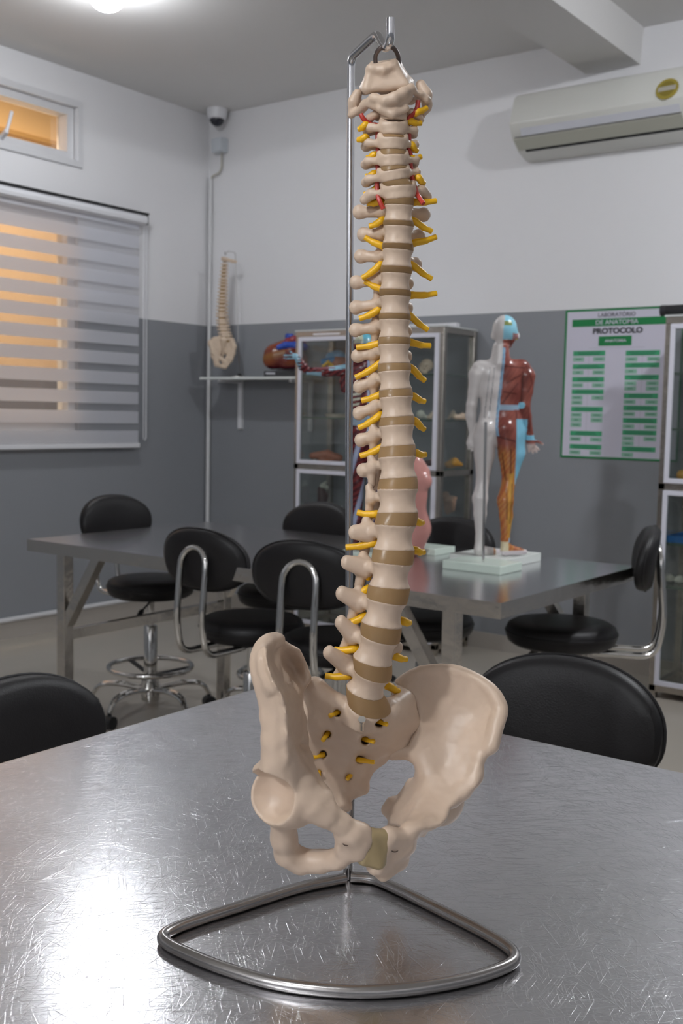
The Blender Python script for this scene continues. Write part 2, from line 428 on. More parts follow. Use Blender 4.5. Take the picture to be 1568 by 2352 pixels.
def surface_nets(Fd, lo, h, smooth):
    nx, ny, nz = Fd.shape; I = Fd < 0
    cn = [(i, j, k) for i in (0, 1) for j in (0, 1) for k in (0, 1)]
    cnt = sum(I[i:nx-1+i, j:ny-1+j, k:nz-1+k].astype(np.int8) for i, j, k in cn)
    idx = np.argwhere((cnt > 0) & (cnt < 8))
    vals = np.stack([Fd[idx[:, 0]+i, idx[:, 1]+j, idx[:, 2]+k] for i, j, k in cn], 1)
    acc = np.zeros((len(idx), 3)); num = np.zeros(len(idx))
    for a in range(8):
        for b in range(a + 1, 8):
            ca, cb = np.array(cn[a]), np.array(cn[b])
            if np.abs(ca - cb).sum() != 1: continue
            va, vb = vals[:, a], vals[:, b]; m = (va < 0) != (vb < 0)
            t = np.where(m, va / np.where(m, va - vb, 1), 0)
            acc += np.where(m[:, None], ca + t[:, None] * (cb - ca), 0); num += m
    V = lo + h * (idx + acc / num[:, None])
    vid = np.full((nx-1, ny-1, nz-1), -1, int); vid[tuple(idx.T)] = np.arange(len(idx))
    Fs = []
    for ax in range(3):
        u, w = (ax + 1) % 3, (ax + 2) % 3
        sl0 = [slice(None)] * 3; sl1 = [slice(None)] * 3; sl0[ax] = slice(0, -1); sl1[ax] = slice(1, None)
        e = np.argwhere(I[tuple(sl0)] != I[tuple(sl1)])
        e = e[(e[:, u] > 0) & (e[:, w] > 0) & (e[:, u] < Fd.shape[u]-1) & (e[:, w] < Fd.shape[w]-1)]
        q = []
        for du, dw in ((-1, -1), (0, -1), (0, 0), (-1, 0)):
            c = e.copy(); c[:, u] += du; c[:, w] += dw; q.append(vid[tuple(c.T)])
        q = np.stack(q, 1); fl = ~I[tuple(e.T)]; q[fl] = q[fl][:, ::-1]; Fs.append(q[(q >= 0).all(1)])
    Q = np.concatenate(Fs)
    for _ in range(smooth):
        S = np.zeros_like(V); n = np.zeros(len(V))
        for a in range(4):
            for b in ((a + 1) % 4, (a - 1) % 4):
                np.add.at(S, Q[:, a], V[Q[:, b]]); np.add.at(n, Q[:, a], 1)
        V = V * 0.45 + 0.55 * S / np.maximum(n, 1)[:, None]
    return V, Q
def sdf_obj(name, VQ, m, parent=None, base=(0, 0, 0), paint=None, xf=None):
    V, Q = VQ
    col = paint(V) if paint is not None else None
    if xf is not None: V = xf(V)
    V = V - np.array(base)
    me = bpy.data.meshes.new(name)
    me.vertices.add(len(V)); me.vertices.foreach_set('co', V.astype(np.float32).ravel())
    me.loops.add(Q.size); me.loops.foreach_set('vertex_index', Q.ravel().astype(np.int32))
    me.polygons.add(len(Q)); me.polygons.foreach_set('loop_start', np.arange(0, Q.size, 4, dtype=np.int32))
    me.polygons.foreach_set('loop_total', np.full(len(Q), 4, np.int32))
    me.update(calc_edges=True); me.validate()
    me.polygons.foreach_set('use_smooth', np.ones(len(me.polygons), bool))
    me.materials.append(m)
    if col is not None:
        a = me.color_attributes.new('paint', 'FLOAT_COLOR', 'POINT')
        a.data.foreach_set('color', np.concatenate([col, np.ones((len(col), 1))], 1).astype(np.float32).ravel())
    o = bpy.data.objects.new(name, me); COL.objects.link(o)
    if parent is not None: o.parent = parent
    return o

# ================================================================== the room
W = 0.16
def room():
    m = MB(); m.box((XW - W, YF - W, -0.12), (XR + W, YW + W, 0.0)); struct(m.build('floor', M_FLOOR, smooth=False))
    m = MB(); m.box((XW - W, YF - W, ZC), (XR + W, YW + W, ZC + 0.12)); struct(m.build('ceiling', M_CEIL, smooth=False))
    m = MB(); m.box((XW - W, YW, 0), (XR + W, YW + W, ZC)); struct(m.build('wall_back', M_WALL, smooth=False))
    m = MB(); m.box((XR, YF, 0), (XR + W, YW, ZC)); struct(m.build('wall_right', M_WALL, smooth=False))
    m = MB(); m.box((XW - W, YF - W, 0), (XR + W, YF, ZC)); struct(m.build('wall_front', M_WALL, smooth=False))
    # left wall with a wide low opening and a transom opening above it
    m = MB(); x0, x1 = XW - W, XW
    m.box((x0, YF, 0), (x1, 2.40, ZC)); m.box((x0, 3.94, 0), (x1, YW, ZC))
    m.box((x0, 2.40, 0), (x1, 3.94, 1.10)); m.box((x0, 2.40, 2.28), (x1, 3.94, 2.555)); m.box((x0, 2.40, 2.865), (x1, 3.94, ZC))
    struct(m.build('wall_left', M_WALL, smooth=False))
    m = MB()       # beam with one sloping side
    m.prism([(-2.451, ZC), (-2.262, 2.880), (-1.990, 2.880), (-1.980, ZC)], YF, YW, axes=(0, 2, 1))
    struct(m.build('trim_1', mat('beam_paint', (0.70, 0.69, 0.68), 0.8), smooth=False))
    m = MB(); m.box((XW, YF, 0), (XW + 0.012, YW, 0.088)); struct(m.build('baseboard_left', M_SKIRT, smooth=False))
    m = MB(); m.box((XW + 0.012, YW - 0.012, 0), (XR, YW, 0.085)); struct(m.build('baseboard_back', M_SKIRT, smooth=False))
    # corridor beyond the windows
    m = MB(); m.box((XW - 1.55, 0.5, 1.50), (XW - 1.45, 7.5, 4.4)); struct(m.build('wall_corridor', M_ORANGE, smooth=False))
    m = MB(); m.box((XW - 1.55, 0.5, 0), (XW - 1.45, 7.5, 1.50)); struct(m.build('trim_2', M_DARKLOUVRE, smooth=False))
    m = MB(); m.box((XW - 1.47, 0.5, 3.045), (XW - 1.435, 7.5, 3.075)); struct(m.build('trim_3', mat('corridor_rail', (0.55, 0.33, 0.12), 0.6), smooth=False))
    m = MB(); m.box((XW - 1.6, 0.5, -0.1), (XW - W, 7.5, 0.0)); struct(m.build('floor_corridor', M_FLOOR, smooth=False))
    l = bpy.data.lights.new('corridor_light', 'AREA'); l.energy = HALL_POWER; l.shape = 'RECTANGLE'; l.size = 0.3; l.size_y = 3.0; l.color = (1.0, 0.84, 0.62)
    o = bpy.data.objects.new('corridor_light', l); COL.objects.link(o); o.location = (XW - 0.45, 3.4, 4.0)
    o.rotation_euler = (0, math.radians(-35), 0)
    # transom window: frame, inner sash, glass, latch
    def frame_ring(m, y0, y1, z0, z1, w, x0, x1):
        m.box((x0, y0, z0), (x1, y1, z0 + w)); m.box((x0, y0, z1 - w), (x1, y1, z1))
        m.box((x0, y0, z0 + w), (x1, y0 + w, z1 - w)); m.box((x0, y1 - w, z0 + w), (x1, y1, z1 - w))
    m = MB(); frame_ring(m, 2.37, 3.965, 2.535, 2.885, 0.034, XW - 0.02, XW + 0.014)
    f = struct(m.build('window_2', M_ALU, smooth=False, bevel=0.002))
    m = MB(); frame_ring(m, 2.402, 3.93, 2.567, 2.853, 0.045, XW - 0.11, XW - 0.022); m.build('sash', M_ALU, f, smooth=False, bevel=0.002)
    m = MB(); m.box((XW - 0.095, 2.44, 2.60), (XW - 0.090, 3.885, 2.815)); m.build('glass', M_WINGLASS, f, smooth=False)
    m = MB(); p = at_x(4, 316, XW - 0.02)
    m.bar((XW - 0.03, p[1], 2.59), (XW + 0.035, p[1] - 0.01, 2.62), 0.018, 0.02); m.tube([(XW + 0.03, p[1] - 0.01, 2.61), (XW + 0.04, p[1], 2.66), (XW + 0.045, p[1] + 0.015, 2.72)], 0.009)
    m.build('latch', M_WHITE, f)
    # lower window behind the blind
    m = MB(); frame_ring(m, 2.40, 3.94, 1.10, 2.28, 0.05, XW - 0.12, XW - 0.03); m.box((XW - 0.10, 3.13, 1.15), (XW - 0.05, 3.19, 2.23))
    f = struct(m.build('window_1', M_ALU, smooth=False, bevel=0.002))
    m = MB(); m.box((XW - 0.078, 2.45, 1.15), (XW - 0.072, 3.89, 2.23)); m.build('glass', M_WINGLASS, f, smooth=False)
room()

def lamp(x, y, strength, label, k):
    t = thing('ceiling_light', label, 'light', (x, y, ZC), 0, 'bulbs on the ceiling' if False else None)
    m = MB(); m.lathe([(0.0, 0), (0.085, 0), (0.085, -0.016), (0.074, -0.026), (0.074, -0.060), (0.0, -0.060)], n=32); m.build('socket', M_WHITE, t)
    m = MB(); m.lathe([(0.0, -0.0605), (0.073, -0.0605)] + [(0.073 * math.cos(a), -0.062 - 0.052 * math.sin(a)) for a in [i * math.pi / 24 for i in range(1, 12)]] + [(0.001, -0.114)], n=32)
    m.build('bulb', emit('bulb_glow_%d' % k, LAMP_COLOR, strength), t)
LAMP_LABELS = ['round glowing bulb on the ceiling at the upper left edge', 'round glowing bulb on the ceiling above the near table, outside the view', 'round glowing bulb on the ceiling right of the beam, outside the view', 'round glowing bulb on the ceiling far behind the near table, outside the view']
for i, (p, s_) in enumerate(zip(LAMP_SPOTS, LAMP_STRENGTH)): lamp(p[0], p[1], s_, LAMP_LABELS[i], i)

# ------------------------------------------------------------------ blind
def blind():
    y0, y1 = 2.2, 4.345; x = XW + 0.045
    t = world_thing('roller_blind', 'white zebra roller blind with sheer stripes over the lower window', 'blind', (XW, 3.3, 1.0))
    m = bpy.data.materials.new('zebra_fabric'); m.use_nodes = True; nt = m.node_tree; b = nt.nodes['Principled BSDF']; o = nt.nodes['Material Output']
    b.inputs['Base Color'].default_value = (0.74, 0.75, 0.80, 1); b.inputs['Roughness'].default_value = 0.8
    tl = nt.nodes.new('ShaderNodeBsdfTranslucent'); tl.inputs[0].default_value = (0.7, 0.7, 0.75, 1)
    m1 = nt.nodes.new('ShaderNodeMixShader'); m1.inputs[0].default_value = 0.42
    nt.links.new(b.outputs[0], m1.inputs[1]); nt.links.new(tl.outputs[0], m1.inputs[2])
    tr = nt.nodes.new('ShaderNodeBsdfTransparent'); tr.inputs[0].default_value = (1, 1, 1, 1)
    m2 = nt.nodes.new('ShaderNodeMixShader'); m2.inputs[0].default_value = 0.72
    nt.links.new(m1.outputs[0], m2.inputs[1]); nt.links.new(tr.outputs[0], m2.inputs[2])
    g = nt.nodes.new('ShaderNodeNewGeometry'); s = nt.nodes.new('ShaderNodeSeparateXYZ'); nt.links.new(g.outputs['Position'], s.inputs[0])
    ad = nt.nodes.new('ShaderNodeMath'); ad.operation = 'SUBTRACT'; ad.inputs[1].default_value = 1.035
    dv = nt.nodes.new('ShaderNodeMath'); dv.operation = 'DIVIDE'; dv.inputs[1].default_value = 0.1115
    fr = nt.nodes.new('ShaderNodeMath'); fr.operation = 'FRACT'; gt = nt.nodes.new('ShaderNodeMath'); gt.operation = 'GREATER_THAN'; gt.inputs[1].default_value = 0.62
    for a, c in ((s.outputs['Z'], ad.inputs[0]), (ad.outputs[0], dv.inputs[0]), (dv.outputs[0], fr.inputs[0]), (fr.outputs[0], gt.inputs[0])): nt.links.new(a, c)
    m3 = nt.nodes.new('ShaderNodeMixShader'); nt.links.new(gt.outputs[0], m3.inputs[0]); nt.links.new(m1.outputs[0], m3.inputs[1]); nt.links.new(m2.outputs[0], m3.inputs[2])
    nt.links.new(m3.outputs[0], o.inputs[0])
    fb = MB(); fb.quad((x, y0, 1.03), (x, y1, 1.03), (x, y1, 2.32), (x, y0, 2.32)); wpart(fb, 'fabric', m, t)
    c = MB(); prof = [(XW + 0.005, 2.285), (XW + 0.06, 2.285), (XW + 0.078, 2.297), (XW + 0.082, 2.315), (XW + 0.078, 2.333), (XW + 0.065, 2.345), (XW + 0.005, 2.345)]
    c.prism(prof, y0, y1 + 0.035, axes=(0, 2, 1)); wpart(c, 'headrail', M_WHITE, t, smooth=False)
    c = MB(); c.box((XW + 0.004, y0, 2.345), (XW + 0.085, y1 + 0.045, 2.354)); wpart(c, 'rail_cover', M_BLACK, t, smooth=False)
    c = MB(); c.box((XW + 0.06, y1 + 0.035, 2.29), (XW + 0.08, y1 + 0.043, 2.345)); wpart(c, 'end_cap', mat('grey_plastic', (0.16, 0.16, 0.17), 0.5), t, smooth=False)
    c = MB(); c.box((x - 0.008, y0, 1.005), (x + 0.012, y1 + 0.003, 1.032)); wpart(c, 'bottom_bar', M_WHITE, t, smooth=False, bevel=0.003)
    c = MB(); c.tube([(XW + 0.03, y1 + 0.055, 2.30), (XW + 0.03, y1 + 0.055, 1.06), (XW + 0.03, y1 + 0.065, 1.045), (XW + 0.03, y1 + 0.075, 1.06), (XW + 0.03, y1 + 0.075, 2.30)], 0.003, 6); wpart(c, 'bead_chain', M_WHITE, t)
blind()

# ------------------------------------------------------------------ corner: camera, junction box, conduit
def corner_items():
    p = at_y(498, 285, YW - 0.09)
    t = world_thing('security_camera', 'small white dome security camera high in the room corner', 'camera', (p[0], p[1], ZC))
    m = MB(); m.lathe([(0.0, 0), (0.062, 0), (0.062, -0.03), (0.056, -0.055), (0.045, -0.062), (0.0, -0.062)], (p[0], p[1], ZC)); wpart(m, 'housing', M_WHITE, t)
    m = MB(); m.lathe([(0.044, -0.060)] + [(0.044 * math.cos(a), -0.062 - 0.040 * math.sin(a)) for a in [i * math.pi / 16 for i in range(1, 8)]] + [(0.001, -0.102)], (p[0], p[1], ZC)); wpart(m, 'dome', mat('black_dome', (0.02, 0.02, 0.03), 0.08), t)
    q = at_y(504, 335, YW - 0.03)
    t = world_thing('junction_box', 'small pale square junction box under the corner camera', 'electrical box', (q[0], YW, q[2]))
    m = MB(); m.box((q[0] - 0.04, YW - 0.06, q[2] - 0.042), (q[0] + 0.045, YW, q[2] + 0.042)); wpart(m, 'box_body', mat('box_plastic', (0.60, 0.64, 0.68), 0.4), t, smooth=False, bevel=0.004)
    m = MB(); m.box((q[0] - 0.036, YW - 0.066, q[2] - 0.038), (q[0] + 0.041, YW - 0.0595, q[2] + 0.038)); wpart(m, 'box_cover', mat('box_plastic', (0.6, 0.64, 0.68), 0.4), t, smooth=False, bevel=0.003)
    m = MB(); m.tube(arc_pts([(q[0] + 0.01, YW - 0.02, q[2] - 0.03), (q[0] + 0.01, YW - 0.02, q[2] - 0.13), (q[0] - 0.01, YW - 0.02, q[2] - 0.16), (XW + 0.035, YW - 0.02, q[2] - 0.17), (XW + 0.03, YW - 0.02, q[2] - 0.25)], 0.03), 0.006, 8); wpart(m, 'cable', mat('cable_sheath', (0.5, 0.48, 0.42), 0.5), t)
    m = MB(); xx = XW + 0.028
    m.tube(arc_pts([(xx, YW - 0.018, q[2] - 0.18), (xx, YW - 0.018, 0.115), (xx, YW - 0.075, 0.100)], 0.03), 0.013, 10); tag(m.build('conduit_pipe', M_PVC), 'thin white vertical conduit pipe running down the room corner', 'pipe')
    m = MB(); m.tube([(XW + 0.016, YW - 0.095, 0.102), (XW + 0.016, 0.8, 0.102)], 0.014, 10); tag(m.build('floor_conduit', M_PVC), 'white conduit pipe lying along the skirting of the window wall', 'pipe')
corner_items()

# ------------------------------------------------------------------ air conditioner
def aircon():
    xl, xr = -2.545, -1.66
    sil = [(1186, 219), (1180, 226), (1168, 285), (1174, 318), (1190, 352), (1207, 370)]
    prof = [at_x(px, py, xl)[1:] for px, py in sil]
    prof = [(YW, prof[0][1] + 0.01)] + [tuple(p) for p in prof] + [(YW, prof[-1][1] - 0.004)]
    t = world_thing('air_conditioner', 'white wall-mounted split air conditioner with a gold round seal', 'air conditioner', ((xl + xr) / 2, YW, 2.6))
    m = MB(); m.prism(prof, xl, xr, axes=(1, 2, 0)); wpart(m, 'casing', M_AC, t, bevel=0.006)
    def on(seg, f, off):                                # a point on the profile between two of its corners
        a, b = np.array(prof[seg]), np.array(prof[seg + 1]); p = a + (b - a) * f; d = _u(np.array([-(a - b)[1], (a - b)[0]])); d = d if d[1] < d[0] * -1 or d[0] < 0 else -d
        return p + (d if d @ np.array([-1.0, 0.0]) > 0 else -d) * off
    def strip(seg, f0, f1, off, x0, x1, name, mm, th=0.012):
        pts = [on(seg, f0, off), on(seg, f1, off), on(seg, f1, off - th), on(seg, f0, off - th)]
        m = MB(); m.prism([tuple(p) for p in pts], x0, x1, axes=(1, 2, 0)); return wpart(m, name, mm, t, smooth=False)
    strip(3, 0.42, 0.94, 0.0025, xl + 0.055, xr - 0.055, 'display_strip', mat('pale_strip', (0.60, 0.61, 0.66), 0.2))
    strip(4, 0.06, 0.80, 0.005, xl + 0.012, xr - 0.05, 'air_vane', M_ACG)
    strip(3, 0.955, 1.0, 0.0035, xl + 0.02, xr - 0.05, 'vane_gap', mat('gap_grey', (0.12, 0.12, 0.12), 0.6))
    strip(4, 0.82, 0.98, 0.0025, xl + 0.045, xr - 0.05, 'outlet_slot', M_BLACK)
    c = at_axis(1537, 209, 1, prof[2][0] - 0.004)
    # gold seal, lying on the upper front
    a, b = np.array(prof[2]), np.array(prof[3]); dr = _u(np.array([0, *(a - b)])); nx = np.array([1.0, 0, 0]); nn = np.cross(nx, dr); nn = nn if nn[1] < 0 else -nn
    fr = (c[2] - b[1]) / (a[1] - b[1]); o = np.array([c[0], *(b + (a - b) * fr)]) + nn * 0.004
    def disc(r0, k, th, off=0):
        pts = [];
        for i in range(96):
            an = 2 * math.pi * i / 96; r = r0 + k * math.cos(an * 24); pts.append(o + nx * r * math.cos(an) + dr * r * math.sin(an) + nn * off)
        m = MB(); m.add(pts + [p + nn * th for p in pts], [tuple(range(96)), tuple(range(96, 192))] + [(i, (i+1) % 96, 96 + (i+1) % 96, 96 + i) for i in range(96)]); return m
    s = wpart(disc(0.050, 0.0016, 0.0045, -0.002), 'gold_seal', mat('gold_foil', (0.48, 0.38, 0.07), 0.35, 0.5), t, smooth=False); s['label'] = 'gold scalloped seal'
    m = disc(0.036, 0, 0.0012, 0.0025); wpart(m, 'seal_ring', mat('dark_gold', (0.33, 0.26, 0.05), 0.35, 0.5), s, smooth=False)
    m = MB(); q = [o + nx * x + dr * z + nn * 0.0040 for x, z in ((-0.040, -0.012), (0.040, -0.009), (0.040, 0.013), (-0.040, 0.010))]
    m.add(q + [p + nn * 0.001 for p in q], [(0,1,2,3),(4,5,6,7),(0,1,5,4),(1,2,6,5),(2,3,7,6),(3,0,4,7)]); wpart(m, 'seal_banner', mat('silver_foil', (0.50, 0.47, 0.40), 0.4, 0.3), s, smooth=False)
aircon()

# ------------------------------------------------------------------ poster
def poster():
    yb = YW - 0.001
    def wp(cx, cy):                                     # poster picture coordinates -> wall
        p = at_y(1270 + cx / 5.262, 690 + cy / 5.262, yb); return p[0], p[2]
    x0, x1, z0, z1 = -2.317, -1.722, 1.031, 1.757
    t = world_thing('protocol_poster', 'white wall poster with green flow chart headed PROTOCOLO', 'poster', (x0, yb, z0))
    g = mat('poster_green', (0.005, 0.20, 0.055), 0.5); wh = mat('poster_white', (0.62, 0.60, 0.70), 0.45)
    dk = mat('poster_black', (0.05, 0.05, 0.06), 0.5); g2 = mat('poster_mid_green', (0.05, 0.36, 0.17), 0.5); g3 = mat('poster_pale_green', (0.27, 0.50, 0.38), 0.5); g4 = mat('poster_text_green', (0.03, 0.17, 0.09), 0.5); gl = mat('poster_grey_line', (0.35, 0.35, 0.4), 0.5)
    m = MB(); m.box((x0, yb - 0.0022, z0), (x1, yb, z1)); wpart(m, 'sheet', wh, t, smooth=False)
    m = MB(); w = 0.0095
    for a in (((x0, z0), (x1, z0 + w)), ((x0, z1 - w), (x1, z1)), ((x0, z0 + w), (x0 + w, z1 - w)), ((x1 - w, z0 + w), (x1, z1 - w))):
        m.box((a[0][0], yb - 0.003, a[0][1]), (a[1][0], yb - 0.0021, a[1][1]))
    wpart(m, 'border', g, t, smooth=False)
    def rect(m, xa, xb, zc, h, d0=0.003): m.box((xa, yb - d0, zc - h / 2), (xb, yb - 0.0021, zc + h / 2))
    m = MB(); a = wp(235, 282); rect(m, a[0], x1 - 0.002, a[1] + 0.001, 0.036); wpart(m, 'title_band', g, t, smooth=False)
    m = MB(); a = wp(553, 488); b = wp(948, 488); rect(m, a[0], b[0], (a[1] + b[1]) / 2, 0.046); wpart(m, 'heading_box', g, t, smooth=False)
    R = (math.pi / 2, 0, 0); base = ROOT_OF(t)
    def txt(s, cx, cy, h, wd, mm, name, bold=0.0):
        x, z = wp(cx, cy); q = wp(cx - wd / 2, cy); q2 = wp(cx + wd / 2, cy)
        return text_mesh(s, h, name, mm, t, (x - base[0], yb - 0.0035 - base[1], z - base[2]), R, width=q2[0] - q[0], bold=bold)
    txt('LABORAT\u00d3RIO', 770, 172, 0.027, 450, mat('poster_grey_text', (0.16, 0.16, 0.19), 0.5), 'lettering', 0.0003)
    txt('DE ANATOMIA', 770, 262, 0.030, 510, wh, 'lettering', 0.0002)
    txt('PROTOCOLO', 780, 368, 0.036, 600, dk, 'lettering', 0.0015)
    txt('ANATOMIA', 755, 488, 0.018, 260, wh, 'lettering', 0.0003)
    ln = MB()
    left = [(640, 2), (800, 2), (955, 2), (1105, 2, 1), (1315, 2, 2, 1), (1608, 2), (1770, 2)]
    right = [(635, 2), (783, 1), (930, 2, 2), (1155, 2), (1303, 2), (1455, 2), (1600, 2, 1), (1800, 1)]
    rng = random.Random(3)
    def cell(name, mm, xa, xb, z, h, rows):
        m = MB(); rect(m, xa, xb, z, h); c = wpart(m, name, mm, t, smooth=False); m = MB()
        for k, wv in rows: rect(m, (xa + xb) / 2 - wv, (xa + xb) / 2 + wv, z + k, 0.0042, 0.0036)
        wpart(m, 'small_print', g4, c, smooth=False)
    for col, xa_, xb_ in ((left, 245, 630), (right, 880, 1292)):
        xa, xb = wp(xa_, 640)[0], wp(xb_, 640)[0]; zs = []
        for row in col:
            z = wp((xa_ + xb_) / 2 - 30 * (row[0] - 640) / 1100, row[0])[1]; zs.append(z)
            cell('chart_heading', g2, xa, xb, z, 0.0235, [(k, (xb - xa) * rng.uniform(0.30, 0.42)) for k in (-0.005, 0.004)])
            for j, n in enumerate(row[1:]):
                zz = z - 0.0285 - 0.0245 * j
                for q in range(n):
                    a, b = (xa, xa + 0.058) if q == 0 else (xb - 0.060, xb)
                    cell('chart_box', g3, a, b, zz, 0.0205, [(0, rng.uniform(0.010, 0.022))])
        rect(ln, (xa + xb) / 2 - 0.0006, (xa + xb) / 2 + 0.0006, (zs[0] + zs[-1]) / 2, zs[0] - zs[-1], 0.0026)
    a = wp(430, 578); b = wp(1110, 578); rect(ln, a[0], b[0], a[1], 0.0012, 0.0026)
    wpart(ln, 'chart_lines', gl, t, smooth=False)
poster()

# ------------------------------------------------------------------ tables
def table(name, label, x0, x1, y0, y1, top_mat, inset=0.16):
    t = world_thing(name, label, 'table', ((x0 + x1) / 2, (y0 + y1) / 2, 0))
    m = MB(); m.box((x0, y0, T_Z - 0.0012), (x1, y1, T_Z)); m.box((x0 + 0.003, y0 + 0.003, T_Z - 0.030), (x1 - 0.003, y1 - 0.003, T_Z - 0.0012)); wpart(m, 'table_top', top_mat, t, smooth=False)
    m = MB(); h = 0.042; e = 0.0022
    m.box((x0 - e, y0 - e, T_Z - h), (x1 + e, y0, T_Z - 0.0004)); m.box((x0 - e, y1, T_Z - h), (x1 + e, y1 + e, T_Z - 0.0004))
    m.box((x0 - e, y0, T_Z - h), (x0, y1, T_Z - 0.0004)); m.box((x1, y0, T_Z - h), (x1 + e, y1, T_Z - 0.0004)); wpart(m, 'apron', M_LEGSTEEL, t, smooth=False)
    lw = 0.042; xs = (x0 + inset, x1 - inset); ys = (y0 + 0.035, y1 - 0.055)
    for i, x in enumerate(xs):
        for y in ys:
            m = MB(); m.box((x - lw/2, y - lw/2, 0), (x + lw/2, y + lw/2, T_Z - 0.030)); wpart(m, 'leg', M_LEGSTEEL, t, smooth=False, bevel=0.003)
        m = MB(); m.bar((x, ys[0] + lw/2, 0.425), (x, ys[1] - lw/2, 0.425), 0.026, 0.036); wpart(m, 'stretcher', M_LEGSTEEL, t, smooth=False)
        sgn = 1 if i == 0 else -1
        for y in ys:
            m = MB(); m.bar((x + sgn * 0.015, y, 0.47), (x + sgn * 0.185, y, T_Z - 0.032), 0.036, 0.034, up=(0, 1, 0)); wpart(m, 'brace', M_LEGSTEEL, t, smooth=False)
    return t
table('steel_table', 'near scratched stainless steel table under the large spine model', -1.168, 0.74, 0.36, 1.388, M_STEEL)
table('steel_table', 'far stainless steel table with body models standing on it', -3.160, -1.262, 2.392, 3.306, M_STEELB)

